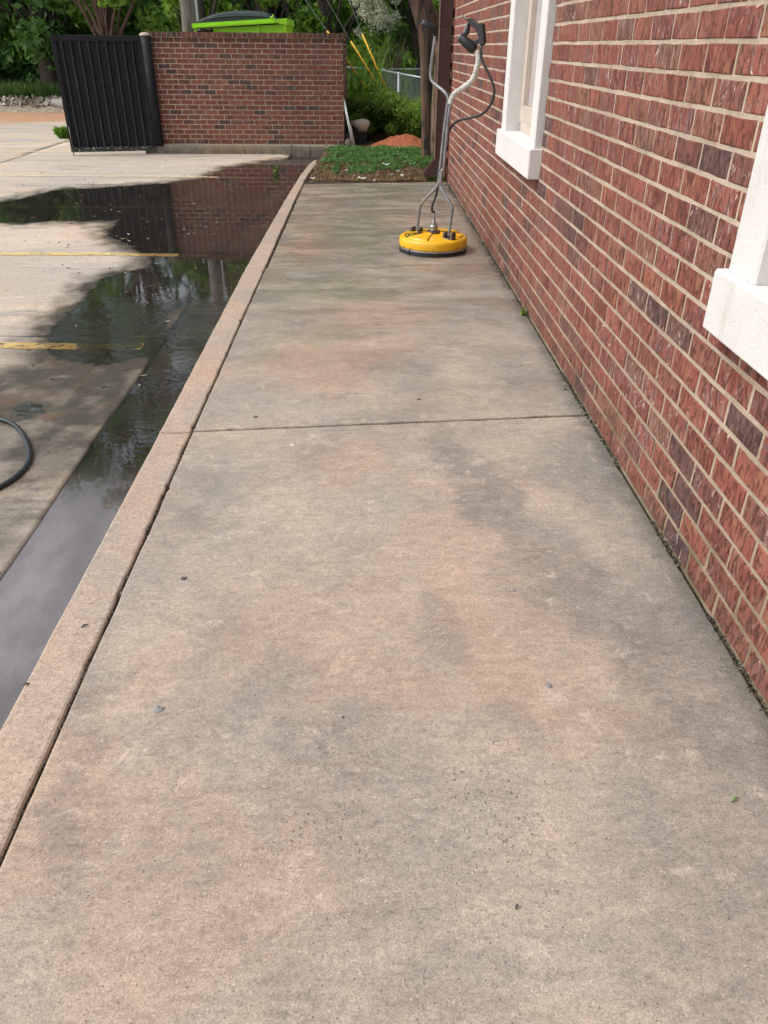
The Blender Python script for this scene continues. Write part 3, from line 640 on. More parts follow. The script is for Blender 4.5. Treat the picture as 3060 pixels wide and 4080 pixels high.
bld = empty('brick_building', (.94, 2, 0), 'red brick building along the sidewalk with white stucco window surrounds', 'building')
WX = .938; Y0w, Y1w, ZT = -4.0, 9.78, 3.3
wins = [(4.47, 5.65, .709, 2.45), (.76, 1.94, .703, 2.45), (-2.95, -1.77, .705, 2.45)]
JT = .0128
wall = Wall(MT['brick'], bld, 'brickwork')
k = 0
while k*BH < ZT:
    z0 = k*BH+JT*.5; off = (k % 2)*.5*BL; j = int((Y0w-BL)/BL)-1
    while j*BL+off < Y1w:
        a, b = j*BL+off+JT*.5+rnd.uniform(-.0012, .0012), (j+1)*BL+off-JT*.5+rnd.uniform(-.0012, .0012); j += 1
        segs = [(max(a, Y0w), min(b, Y1w))]
        for (w0, w1, zz0, zz1) in wins:
            if z0+BH-JT > zz0+.004 and z0 < zz1:
                inset = .012 if z0 > zz0+.15 else 0
                ns = []
                for (p_, q_) in segs:
                    if q_ <= w0+inset or p_ >= w1-inset: ns.append((p_, q_)); continue
                    if p_ < w0+inset: ns.append((p_, w0+inset))
                    if q_ > w1-inset: ns.append((w1-inset, q_))
                segs = ns
        for (p_, q_) in segs:
            if q_-p_ < .012: continue
            hh = BH-JT
            # pier at the far corner steps proud in blocks of five courses
            pr = .016 if (q_ > Y1w-.20 and (k % 6) != 5) else 0
            wall.brick((WX, q_, z0), (0, -1, 0), (-1, 0, 0), q_-p_, hh, .06, proud=pr)
    k += 1
wall.build()
mo = MB()
zs = [0, .705, 2.45, ZT]
def mwall(y0, y1, z0, z1): mo.box((WX+.0002, y0, z0), (WX+.09, y1, z1))
mwall(Y0w, Y1w-.004, -.3, .703)
mwall(Y0w, Y1w-.004, 2.45, ZT)
yy = [Y0w, -2.95, -1.77, .76, 1.94, 4.47, 5.65, Y1w-.004]
for a, b in zip(yy[::2], yy[1::2]): mwall(a, b, .703, 2.45)
mo.build('mortar', MT['mortar'], bld)
core = MB(); core.box((WX+.30, Y0w, -.3), (8, Y1w-.01, ZT+.1)); core.box((WX-.06, Y0w, ZT+.001), (8.1, Y1w+.05, ZT+.22), .01)
core.build('core_wall_and_coping', MT['frame'], bld)
for wi, (w0, w1, z0, z1) in enumerate(wins):
    fr = MB(); xg = WX+.075
    # window frame in the opening
    fr.box((xg-.03, w0+.165, z0+.20), (xg+.03, w0+.215, z1-.15), .004); fr.box((xg-.03, w1-.215, z0+.20), (xg+.03, w1-.165, z1-.15), .004)
    fr.box((xg-.028, w0+.215, z0+.145), (xg+.03, w1-.215, z0+.21), .004); fr.box((xg-.028, w0+.215, z1-.21), (xg+.03, w1-.215, z1-.15), .004)
    win = fr.build('window', MT['frame'], bld, origin=(WX, (w0+w1)/2, z0))
    s1 = MB(); s1.box((WX-.068, w0, z0), (WX+.12, w1, z0+.152), .006); s1.build('sill', MT['stucco'], win)
    for a, b in ((w0+.018, w0+.165), (w1-.165, w1-.018)):
        s1 = MB(); s1.box((WX-.042, a, z0+.149), (WX+.12, b, z1-.15), .005); s1.build('jamb', MT['stucco'], win)
    s1 = MB(); s1.box((WX-.046, w0+.01, z1-.152), (WX+.12, w1-.01, z1+.002), .006); s1.build('lintel', MT['stucco'], win)
    for (a, b, xx) in ((w0+.24, (w0+w1)/2-.02, -.012), ((w0+w1)/2+.02, w1-.24, -.012)):
        sa = MB()
        for q in ((a-.025, a), (b, b+.025)): sa.box((xg+xx-.018, q[0], z0+.211), (xg+xx+.018, q[1], z1-.211), .003)
        sa.box((xg+xx-.016, a, z0+.211), (xg+xx+.016, b, z0+.30), .003); sa.box((xg+xx-.016, a, z0+.98), (xg+xx+.016, b, z0+1.03), .003); sa.box((xg+xx-.016, a, z1-.27), (xg+xx+.016, b, z1-.211), .003)
        sa.build('sash', MT['frame'], win)
        gp = MB(); gp.box((xg+.004, a, z0+.30), (xg+.008, b, z1-.27)); 
        gg = G('window_glass%d' % wi) if False else None
        gp.build('pane', MT.setdefault('glass', simple('pane_glass', (.50, .47, .46), .12, var=.06, scale=3, bump=0)), win)
# brown downspout at the far corner
ds = MB(); dy = 9.50
ds.box((.790, dy, .20), (.918, dy+.115, ZT-.05), .006)
ds.build('downspout', MT['brown'], bld)
e_ = MB(); e_.box((.782, dy-.004, .22), (.7895, dy+.119, ZT-.08)); e_.build('downspout_lit_edge', MT['brown_lit'], bld)  # added thin strip, painting the lit side of the downspout
el = MB(); el.prism([(.918, dy-.002, .235), (.789, dy-.002, .235), (.66, dy-.002, .085), (.70, dy-.002, .02), (.80, dy-.002, .06), (.918, dy-.002, .13)], (0, .118, 0)); el.build('downspout_elbow', MT['brown'], bld)
for zz in (.55, 1.5, 2.6):
    st_ = MB(); st_.box((.784, dy-.004, zz), (.93, dy+.119, zz+.03), .002); st_.build('strap', MT['brown'], bld)

# ================================================================== ENCLOSURE
enc = empty('brick_enclosure_wall', (-1.8, EY, EZ0), 'red brick dumpster enclosure wall with a darker brick cap, beside the black gate', 'brick wall')
ew = Wall(MT['ebrick'], enc, 'brickwork')
ROWS = 21; ej = .0128
for k in range(ROWS):
    z0 = EZ0+k*EH+ej/2; off = (k % 2)*.5*EL; j = -1
    while EX0+j*EL+off < EX1-.01:
        a, b = EX0+j*EL+off+ej/2, EX0+(j+1)*EL+off-ej/2; a, b = max(a, EX0), min(b, EX1); j += 1
        if b-a > .02: ew.brick((a, EY, z0), (1, 0, 0), (0, -1, 0), b-a, EH-ej, .06)
    # side returns
    j = -1
    while EY+.07+j*EL+off < EY+3.0:
        a, b = EY+.07+j*EL+off+ej/2, EY+.07+(j+1)*EL+off-ej/2; a = max(a, EY+.07); j += 1
        if b-a > .02: ew.brick((EX1-.001, a, z0), (0, 1, 0), (1, 0, 0), b-a, EH-ej, .06)
zc = EZ0+ROWS*EH; x = EX0-.02
while x < EX1+.02:
    wd = .0655; ew.brick((x+.004, EY-.022, zc+.006), (1, 0, 0), (0, -1, 0), wd, .062+rnd.uniform(-.0015, .0015), .22); x += wd+.0095
ew.build()
mo = MB(); mo.box((EX0+.002, EY+.0025, -.3), (EX1-.002, EY+.2, zc+.004)); mo.box((EX1-.2, EY+.2, -.3), (EX1-.0035, EY+3, zc+.004)); mo.box((EX0+.002, EY+.2, -.3), (EX0+.2, EY+3, zc+.05))
mo.box((EX0+.002, EY-.018, zc+.0045), (EX1+.02, EY+.21, zc+.064)); mo.build('mortar', MT['emortar'], enc)

# gate post and gate
pp = atY(618, 350, 13.5); px = -3.268
gp = empty('gate_post', (px, 13.52, -.05), 'round black post with a pale domed cap at the end of the brick wall', 'post')
t = MB(); t.tube([(px, 13.52, -.06), (px, 13.52, 1.425)], .076, 20); t.build('shaft', MT['black_metal'], gp)
t = MB(); t.lathe([(.078, 0), (.080, .012), (.062, .032), (.02, .042), (.004, .044)], (px, 13.52, 1.425), 20, smooth=True); t.build('cap', MT['cloth'], gp)
gA = np.array([-4.56, 13.22]); gB = np.array([-3.335, 13.505]); gL = np.hypot(*(gB-gA)); ge = (gB-gA)/gL; gn = np.array([ge[1], -ge[0]])
gate = empty('metal_gate', (gA[0], gA[1], -.12), 'tall black ribbed metal gate with a peeling white bottom rail', 'gate')
def gbox(name, s0, s1, n0, n1, z0, z1, mat, bev=.003, parent=None):
    m = MB(); m.box((s0, n0, z0), (s1, n1, z1), bev)
    m.v = [(gA[0]+ge[0]*a+gn[0]*b, gA[1]+ge[1]*a+gn[1]*b, c) for a, b, c in m.v]
    m.f = [f[::-1] for f in m.f]
    return m.build(name, mat, parent or gate)
gz0, gz1 = -.125, 1.425
gbox('top_rail', 0, gL, -.03, .03, gz1-.075, gz1, MT['black_metal'])
gbox('bottom_rail', .0, gL, -.03, .034, gz0, gz0+.065, MT['rust_rail'])
gbox('side_rail', 0, .06, -.029, .03, gz0+.066, gz1-.076, MT['black_metal']); gbox('side_rail', gL-.05, gL, -.029, .03, gz0+.066, gz1-.076, MT['black_metal'])
gbox('panel', .061, gL-.051, -.012, -.006, gz0+.066, gz1-.076, MT['black_metal'], 0)
for i in range(9):
    u = .06+(gL-.11)*(i+.6)/9.3
    m = MB(); z0, z1 = gz0+.067, gz1-.077
    m.prism([(u-.034, -.0055, z0), (u-.012, .030, z0), (u+.010, .030, z0), (u+.026, -.0055, z0)], (0, 0, z1-z0))
    m.v = [(gA[0]+ge[0]*a+gn[0]*b, gA[1]+ge[1]*a+gn[1]*b, c) for a, b, c in m.v]; m.build('rib', MT['black_rib_lit'], gate)
m = MB(); q = gA+ge*.03+gn*.04; m.tube([(*q, gz0+.35), (*q, ZL+.002)], .008, 8); m.build('drop_bolt', MT['cast'], gate)
for zz in (.1, 1.15):
    m = MB(); q = gB+ge*.0; m.box((q[0]-.02, q[1]-.02, zz), (px-.06, q[1]+.03, zz+.05)); m.build('hinge', MT['black_metal'], gate)

# ================================================================== SURFACE CLEANER
DC = np.array([.507, 6.018]); DR = .256
cl = empty('surface_cleaner', (DC[0], DC[1], 0), 'yellow round pressure washer surface cleaner standing on the wet sidewalk by the wall', 'surface cleaner')
m = MB(); m.lathe([(DR-.004, .0), (DR, .004), (DR-.002, .030), (DR-.02, .030)], (*DC, 0), 72, smooth=False); m.build('skirt', MT['rubber'], cl)
m = MB(); m.lathe([(DR-.006, .0302), (DR+.0015, .0302), (DR+.0015, .041), (DR-.006, .041)], (*DC, 0), 72); m.build('trim_band', MT['steel'], cl)
m = MB(); m.lathe([(DR-.012, .0412), (DR-.002, .0414), (DR-.001, .050), (DR-.001, .088), (DR-.007, .100), (DR-.018, .106), (.20, .108), (.10, .121), (.05, .124), (.0, .124)][:-1], (*DC, 0), 72, smooth=True)
hz = m.build('housing', MT['yellow'], cl)
# handle axis: brackets
bl_, br_ = atZ(1661, 926, .118), atZ(1790, 947, .118)
ax = (br_-bl_)[:2]; ax = ax/np.hypot(*ax); pv = np.array([-ax[1], ax[0]])   # pv points away from the camera
def loc2(a, b, z): return (DC[0]+ax[0]*a+pv[0]*b, DC[1]+ax[1]*a+pv[1]*b, z)
def wedge(r0, r1, a0, a1, z0, z1, n=8):
    """raised sector of the housing between angles (deg) in the handle frame"""
    top = []; 
    for k in range(n+1): th = math.radians(a0+(a1-a0)*k/n); top.append((r1*math.cos(th), r1*math.sin(th)))
    for k in range(n, -1, -1): th = math.radians(a0+(a1-a0)*k/n); top.append((r0*math.cos(th), r0*math.sin(th)))
    N = len(top); V = []
    zr = lambda r: z1-(r-r0)/(r1-r0)*(z1-z0[1])
    def zz(r, base): return base
    for (x_, y_) in top:
        r = math.hypot(x_, y_); zt = z1 if r < (r0+r1)/2 else z0[1]
        V.append(loc2(x_*.97, y_*.97, zt))
    for (x_, y_) in top: V.append(loc2(x_*1.02, y_*1.02, z0[0]))
    F = [tuple(range(N))]+[(i, i+N, (i+1) % N+N, (i+1) % N) for i in range(N)]
    return V, F
for (a0, a1) in ((-112, -68), (-174, -146), (8, 40), (62, 118), (150, 172)):
    m = MB(); V, F = wedge(.055, .222, a0, a1, (.100, .119), .1345); m.add(V, F); m.build('rib_panel', MT['yellow'], cl)
# printed decals lying on the housing
def zhouse(r): return np.interp(r, [.05, .10, .20, .238], [.124, .121, .108, .106])
def sector(name, r0, r1, a0, a1, lift, mat):
    m = MB(); n1, n2 = 4, 6; V = []; F = []
    for i in range(n1+1):
        r = r0+(r1-r0)*i/n1
        for j in range(n2+1):
            th = math.radians(a0+(a1-a0)*j/n2); V.append(loc2(r*math.cos(th), r*math.sin(th), float(zhouse(r))+lift))
    for i in range(n1):
        for j in range(n2): q = i*(n2+1)+j; F.append((q, q+n2+1, q+n2+2, q+1))
    m.add(V, F); return m.build(name, mat, cl)
sector('decal', .075, .216, -147, -115, .002, MT['black_plastic'])
sector('decal', .10, .215, 42, 60, .002, MT['black_plastic'])
def letters(name, txt, size, r, ang, z, mat, rot, lift=.001, italic=.2):
    cu = bpy.data.curves.new(name, 'FONT'); cu.body = txt; cu.size = size; cu.align_x = 'CENTER'; cu.align_y = 'CENTER'; cu.shear = italic; cu.extrude = .0005; cu.resolution_u = 2
    ob = bpy.data.objects.new(name, cu); C.objects.link(ob); me = bpy.data.meshes.new_from_object(ob); bpy.data.objects.remove(ob); me.materials.clear(); me.materials.append(mat)
    ob = link(name, me, cl); th = math.radians(ang); p = loc2(r*math.cos(th), r*math.sin(th), z+lift); ob.location = Vector(p)-parent_loc(cl); ob.rotation_euler = (0, 0, rot); return ob
lem = simple('decal_yellow_print', (.72, .62, .03), .5, var=.05, bump=0); grey_print = simple('plate_grey_print', (.32, .34, .34), .5, var=.05, bump=0)
letters('decal_lettering', 'BE', .055, .160, -128, float(zhouse(.158))+.002, lem, .10)
m = MB(); a_ = math.radians(-131)
V, F = [], []
sector('decal_stripe', .196, .204, -141, -122, .0035, lem)
# raised name plate with embossed letters
V, F = wedge(.062, .205, -178, -164, (.10, .1215), .1365); m = MB(); m.add(V, F); m.build('name_plate', MT['black_plastic'], cl)
letters('plate_lettering', 'WHIRL-A-WAY', .020, .140, -171, .1300, grey_print, math.atan2(ax[1], ax[0])+math.radians(9), .001, 0)
# swivel
m = MB(); m.lathe([(.047, .1245), (.050, .127), (.050, .139), (.044, .142)], (*DC, 0), 28); m.build('swivel_flange', MT['cast'], cl)
m = MB(); m.lathe([(.030, .142), (.031, .146), (.031, .176), (.027, .182), (.022, .183), (.022, .196), (.014, .200), (.012, .214), (.008, .218)], (*DC, 0), 24); m.build('swivel', MT['steel'], cl)
m = MB(); m.lathe([(.010, .2185), (.010, .236), (.0065, .238), (.0065, .262), (.009, .263), (.009, .275)], (*DC, 0), 12); m.build('hose_fitting', MT['steel'], cl)
for (bx_, sgn) in ((bl_, -1), (br_, 1)):
    q = np.array([bx_[0], bx_[1]])
    def bpt(a, b, z): return (q[0]+ax[0]*a+pv[0]*b, q[1]+ax[1]*a+pv[1]*b, z)
    m = MB()
    for (a0, a1) in ((-.044, -.024), (.020, .042)):
        t = MB(); t.box((a0, -.025, .112), (a1, .025, .156), .004); m.add([bpt(*p) for p in t.v], t.f)
    t = MB(); t.box((-.044, -.028, .108), (.042, .028, .118), .002); m.add([bpt(*p) for p in t.v], t.f)
    m.build('bracket', MT['cast'], cl)
    m = MB(); m.tube([bpt(-.042, 0, .136), bpt(.040, 0, .136)], .006, 8); m.build('pivot_bolt', MT['steel'], cl)
# handle tubes: traced in the plane of the handle (the vertical plane through the brackets, leaning a little)
mid = (bl_+br_)/2
nrm = np.array([pv[0], pv[1], -.03]); nrm /= np.linalg.norm(nrm)
def hp(x, y, off=0.0):
    d = ray(x, y); t = ((mid-CP)@nrm+off)/(d@nrm); return CP+d*t
def c3(x, y): return (1250+x/2.074, y/2.074)
def k4(x, y): return (1500+x/3.318, 600+y/3.318)
def g7(x, y): return (1780+x/7.54, 40+y/7.54)
leftp = [k4(538, 1085), k4(548, 960), k4(572, 760), k4(620, 670), k4(795, 480), k4(828, 380), k4(845, 200), c3(1045, 1400), c3(1075, 1100), c3(1100, 900), c3(1110, 810), c3(1072, 752), c3(985, 680), c3(966, 620), c3(972, 540), c3(990, 400), c3(1005, 290)]
rightp = [k4(955, 1135), k4(975, 960), k4(1000, 790), k4(985, 720), k4(865, 510), k4(850, 420), k4(868, 250), c3(1073, 1400), c3(1100, 1100), c3(1118, 930), c3(1133, 850)]
m = MB(); m.tube([hp(*p) for p in leftp], .0112, 12, sub=5); m.build('handle_tube', MT['tube'], cl)
m = MB(); m.tube([hp(*p) for p in rightp], .0112, 12, sub=5); m.build('handle_tube', MT['tube'], cl)
wrap = [c3(1130, 858), c3(1140, 815), c3(1170, 770), c3(1240, 722), c3(1310, 660), c3(1342, 580), c3(1360, 490), c3(1352, 420)]
m = MB(); wp = [hp(*p) for p in wrap]
m.tube(wp, .0175, 14, sub=10)
nv = len(m.v)//14
for r_i in range(nv):
    s_ = 1+(.10 if r_i % 3 == 0 else -.05)+rnd.uniform(-.04, .04); c_ = np.mean(m.v[r_i*14:(r_i+1)*14], axis=0)
    for k in range(14): m.v[r_i*14+k] = tuple(c_+(np.array(m.v[r_i*14+k])-c_)*s_)
m.build('wrapped_grip', MT['tape'], cl)
# left foam grip pointing back at the viewer's left
gl0, gl1 = hp(*c3(1003, 248)), hp(*c3(903, 186), off=-.05)
m = MB(); m.tube([hp(*c3(1006, 300)), gl0, gl0+(gl1-gl0)*.12], .0125, 10); m.tube([gl0, gl0+(gl1-gl0)*.03, gl0+(gl1-gl0)*.97, gl1], [.017, .022, .021, .017], 16); m.build('foam_grip', MT['rubber'], cl)
dv = (gl1-gl0)/np.linalg.norm(gl1-gl0)
m = MB(); m.tube([gl1, gl1+dv*.006], [.0165, .014], 16); m.build('grip_end_cap', MT['ring_grey'], cl)
# spray gun side
def P7(x, y, off=0.): return hp(*g7(x, y), off=off)
ga, gb = P7(400, 815, -.03), P7(790, 1150, .0)
m = MB(); m.tube([gb+(gb-ga)*.16, gb, ga+(gb-ga)*.04, ga], [.024, .034, .0265, .023], 18, smooth=True); m.build('foam_grip', MT['rubber'], cl)
dv = (ga-gb)/np.linalg.norm(ga-gb)
m = MB()
q = Vector((0, 0, 1)).rotation_difference(Vector(dv)); rings = []
for (r_, h_) in ((.023, .0005), (.021, .005), (.011, .005), (.011, -.02)):
    rings.append([Vector(ga)+q@Vector((r_*math.cos(2*math.pi*j/18), r_*math.sin(2*math.pi*j/18), h_)) for j in range(18)])
V = [p for r_ in rings for p in r_]; m.add(V, [(k*18+j, k*18+(j+1) % 18, (k+1)*18+(j+1) % 18, (k+1)*18+j) for k in range(3) for j in range(18)]); m.build('grip_end_cap', MT['ring_grey'], cl)
def slabpoly(pts, th, mat, name, off=0):
    m = MB(); P = [P7(*p, off-th/2) for p in pts]; m.prism(P, tuple(nrm*th)); 
    ob = m.build(name, mat, cl); bv = ob.modifiers.new('bevel', 'BEVEL'); bv.width = .004; bv.segments = 2; return ob
slabpoly([(610, 230), (700, 235), (930, 410), (1010, 370), (1075, 420), (1095, 640), (1120, 990), (1080, 1020), (1040, 1070), (990, 1060), (980, 1020), (930, 1010), (900, 960), (920, 880), (960, 830), (900, 700), (870, 590), (690, 460), (620, 330)], .034, MT['black_plastic'], 'spray_gun')
slabpoly([(790, 920), (940, 850), (950, 960), (880, 1010), (850, 1080)], .028, MT['black_plastic'], 'gun_bridge')
slabpoly([(640, 650), (890, 625), (895, 665), (645, 680)], .012, simple('dark_red_bar', (.06, .012, .010), .5, bump=0), 'trigger_bar')
slabpoly([(640, 370), (665, 400), (640, 600), (610, 720), (520, 800), (470, 720), (560, 620), (600, 480)], .026, MT['black_plastic'], 'trigger')
slabpoly([(590, 370), (632, 360), (600, 500), (540, 660), (490, 700), (470, 670), (530, 560)], .020, MT['ring_grey'], 'trigger_edge', -.004)
m = MB(); m.tube([P7(640, 285), P7(560, 250), P7(500, 195), P7(480, 160)], [.008, .0075, .006, .005], 8, sub=3); m.build('outlet_fitting', MT['cast'], cl)
# supply hose: gun -> round the outside -> down the back of the tubes -> swivel
m = MB(); m.tube([P7(1030, 1040), P7(1035, 1230)], .0085, 10); m.tube([P7(1033, 1110), P7(1034, 1150)], .0105, 6); m.build('gun_hose_fitting', MT['cast'], cl)
hs_ = [P7(1035, 1230), hp(*c3(1393, 500), off=.0), hp(*c3(1450, 620), .0), hp(*c3(1492, 740), .0), hp(*c3(1470, 850), .0), hp(*c3(1395, 940), .01), hp(*c3(1290, 975), .02), hp(*c3(1190, 1000), .03), hp(*c3(1130, 1060), .035), hp(*c3(1100, 1150), .03), hp(*c3(1078, 1300), .03), hp(*k4(838, 150), .03), hp(*k4(815, 330), .03), hp(*k4(805, 520), .025), hp(*k4(770, 640), .01), hp(*k4(740, 720), .0), hp(*k4(735, 800), 0), (DC[0], DC[1], .272)]
m = MB(); m.tube(hs_, .0082, 10, sub=7); m.build('supply_hose', MT['hose'], cl)
for ang in (-150, -133, -95, -52, -15, 172, -176):
    th = math.radians(ang); c_ = Vector((DC[0]+(DR-.002)*math.cos(th), DC[1]+(DR-.002)*math.sin(th), .054)); d_ = Vector((math.cos(th), math.sin(th), 0))
    m = MB(); m.tube([c_, c_+d_*.004], [.0048, .004], 6); m.build('bolt', MT['cast'], cl)
c_ = [DC[0]+(DR+.001)*math.cos(math.radians(-136)), DC[1]+(DR+.001)*math.sin(math.radians(-136))]
m = MB(); m.box((c_[0]-.006, c_[1]-.004, .001), (c_[0]+.006, c_[1]+.003, .043), .001); m.build('band_clip', MT['rubber'], cl)

# hose lying on the lot at the left
hl = [(-150, 930), (-60, 900), (0, 906), (30, 918), (52, 943), (64, 980), (58, 1005), (35, 1030), (0, 1053), (-60, 1080), (-150, 1100)]
hpnt = []
for (x, y) in hl:
    q = dz(x, y, ZL+.012); hpnt.append((q[0], q[1], ZL+.013))
m = MB(); m.tube(hpnt, .0108, 12, sub=10); tag(m.build('hose', MT['hose'], origin=(hpnt[5][0], hpnt[5][1], ZL)), 'loop of black rubber hose lying on the wet lot concrete', 'hose')

# ================================================================== BEHIND THE ENCLOSURE
# dumpster
DY = 15.0
def e5(x, y): return (700+x/3.318, y/3.318)
def dp(x, y, off=0): p = atY(*e5(x, y), DY); return np.array([p[0], DY+off, p[2]])
du = empty('dumpster', (-1.9, DY+.6, ZL), 'lime green steel dumpster with a dark domed lid behind the brick wall', 'dumpster')
zb = ZL+.08
def face_poly(pts, th, mat, name, off=0):
    m = MB(); m.prism([tuple(dp(x, y, off)) for x, y in pts], (0, th, 0)); m.f = [f[::-1] for f in m.f]; return m.build(name, mat, du)
bl, br = dp(250, 400), dp(1455, 400)
m = MB(); m.prism([(bl[0]+.25, DY, zb), (br[0], DY, zb), tuple(dp(1450, 315)), tuple(dp(512, 372))], (0, 1.5, 0)); m.f = [f[::-1] for f in m.f]; m.build('body', MT['lime'], du)
m = MB(); m.box((bl[0]+.02, DY+.12, zb), (bl[0]+.27, DY+1.42, dp(300, 400)[2]), 0); m.build('pocket', MT['rubber'], du)
m = MB(); m.box((bl[0], DY-.01, zb), (bl[0]+.035, DY+.05, dp(250, 365)[2]), 0); m.build('corner_post', MT['lime'], du)
face_poly([(210, 312), (1260, 245), (1325, 252), (1325, 292), (250, 352), (222, 378)], 1.55, MT['lime'], 'rim', -.02)
face_poly([(245, 352), (1345, 284), (1345, 306), (245, 374)], .05, MT['lime'], 'rim_flange', -.072)
face_poly([(1325, 252), (1470, 242), (1478, 330), (1345, 312)], 1.58, MT['lime'], 'back_box', -.035)
for xx in (512, 1098, 1450):
    a = dp(xx, 380); zt = dp(xx, 330 if xx < 600 else 320)[2]-.03; m = MB(); m.box((a[0]-.012, DY-.03, zb), (a[0]+.012, DY-.001, dp(xx, 372 if xx < 600 else 335)[2]), 0); m.build('stiffener', MT['lime'], du)
face_poly([(515, 432), (1455, 432), (1455, 441), (515, 441)], .03, MT['lime'], 'side_rail', -.032)
prof = [(225, 308), (330, 278), (450, 232), (600, 196), (760, 182), (950, 178), (1100, 190), (1200, 212), (1258, 240), (1100, 262), (700, 285)]
# domed lid with a raised lip: three lofted profiles
m = MB(); n = len(prof); sl = [(0, .0), (.12, .035), (.30, .05), (.75, .05), (1.2, .05), (1.45, .03), (1.5, 0)]; V = []
for (o_, lift) in sl:
    for k, (x, y) in enumerate(prof): p = dp(x, y, o_); V.append((p[0], p[1], p[2]+(lift if 0 < k < 8 else 0)))
F = [tuple(range(n))[::-1], tuple((len(sl)-1)*n+k for k in range(n))]+[(a*n+k, a*n+(k+1) % n, (a+1)*n+(k+1) % n, (a+1)*n+k) for a in range(len(sl)-1) for k in range(n)]
m.add(V, F, False); m.build('lid', MT['lid'], du)
m = MB()
m.tube([dp(430, 246, -.012), dp(700, 214, -.014), dp(950, 206, -.014), dp(1130, 212, -.012), dp(1230, 236, -.01)], .012, 6, sub=4); m.build('lid_ridge', MT['lid'], du)
m = MB(); m.tube([dp(1258, 226, -.05), dp(1290, 232, -.05), dp(1325, 275, -.05), dp(1285, 272, -.05), dp(1258, 240, -.05), dp(1258, 226, -.05)], .009, 6); m.tube([dp(1282, 228, -.05), dp(1296, 192, -.05)], .009, 6); m.build('lid_latch', MT['lime'], du)

# utility pole with conduit
PY = 17.5; pa, pb = atY(758, 120, PY), atY(764, 10, PY)
up = empty('utility_pole', (pa[0], PY, -.3), 'weathered grey wooden utility pole with white conduit, left of the dumpster', 'utility pole')
m = MB(); m.tube([(pa[0], PY, -.3), (pa[0], PY, 3), (pa[0]-.02, PY, 10.5)], [.150, .145, .11], 18); m.build('shaft', MT['pole_wood'], up)
m = MB(); m.tube([(pa[0]+.165, PY-.03, -.2), (pa[0]+.162, PY-.03, 3), (pa[0]+.16, PY-.03, 3.3)], .027, 10); m.build('conduit', MT['pvc'], up)
# guy wires with yellow guards, running up to the pole
GY = 16.2
lbl = ['steel guy wire with yellow guard nearest the brick wall, its top behind the cap', 'steel guy wire with yellow guard, the middle one of three leaning over the hedge', 'steel guy wire with the steepest yellow guard, the rightmost of three over the hedge']
for i, ((x0, y0), (x1, y1), (x2, y2)) in enumerate((((1479, 380), (1303, 123), (1252, 50)), ((1533, 384), (1397, 164), (1303, 0)), ((1557, 396), (1443, 135), (1393, 8)))):
    a, b = atY(x0, y0, GY+.3*i), atY(x1, y1, GY+.3*i); c_ = atY(x2, y2, GY+.3*i)
    r = empty('guy_wire', tuple(a), lbl[i], 'guy wire', 'guy wires beyond the hedge')
    d_ = (b-a)/np.linalg.norm(b-a); root = a-d_*.6
    m = MB(); m.tube([a-d_*.1, b], .0175, 8); m.build('guard', MT['guard'], r)
    e2 = (c_-b)/np.linalg.norm(c_-b)
    m = MB(); m.tube([root, a, b, c_, c_+e2*4], .006, 5); m.build('wire', MT['wire'], r)
# chain link fence: far run and a run that comes towards the lot
FY = 19.5
def fp(x, y, Y): return atY(x, y, Y)
f0, f1 = fp(1366, 268, 19.8), fp(1505, 277, 20.3); f2 = fp(1690, 312, 16.8); f3 = fp(1790, 276, 20.6); f4 = f3+(f3-f1)*1.6
fn = empty('chain_link_fence', tuple(f1*[1, 1, 0]+[0, 0, -.3]), 'silvery chain link fence behind the hedge, half hidden by weeds', 'fence')
FB = -.75
def run(a, b, post_every):
    L_ = np.linalg.norm((b-a)[:2]); m = MB(); m.tube([a, b], .021, 8); m.build('top_rail', MT['galv'], fn)
    n = max(1, int(L_/post_every))
    for k in range(n+1):
        q = a+(b-a)*k/n; m = MB(); m.tube([(q[0], q[1], FB), (q[0], q[1], q[2]+.03)], .026, 8); m.build('post', MT['galv'], fn)
    m = MB(); H_ = min(a[2], b[2])-FB; step = .06; e = (b-a)/L_; n = int(L_/step); V = []; F = []; w_ = .0022
    for s_ in (1, -1):
        for k in range(-int(H_/step), n+1) if s_ == 1 else range(0, n+int(H_/step)+1):
            t0, t1 = k*step, k*step+s_*H_; z0, z1 = 0, H_
            lo, hi = (t0, t1)
            # clip to the run
            pts_ = []
            for (t, z) in ((t0, 0), (t1, H_)): pts_.append([t, z])
            for q in pts_:
                if q[0] < 0: q[1] += (0-q[0])*s_; q[0] = 0
                if q[0] > L_: q[1] += (L_-q[0])*s_; q[0] = L_
            if abs(pts_[0][0]-pts_[1][0]) < .02: continue
            A, B = [np.array([a[0]+e[0]*q[0], a[1]+e[1]*q[0], q[1]-H_+a[2]+e[2]*q[0]]) for q in pts_]
            bb = len(V); V += [A+[0, 0, w_*1.4], A-[0, 0, w_*1.4], B-[0, 0, w_*1.4], B+[0, 0, w_*1.4]]; F.append((bb, bb+1, bb+2, bb+3))
    m.add(V, F); o_ = m.build('wire_mesh', MT['galv'], fn); o_['kind'] = 'stuff'
run(f0, f1, 2.0); run(f1, f3, 1.8); run(f3, f4, 2.5); run(f1, f2, 1.7)

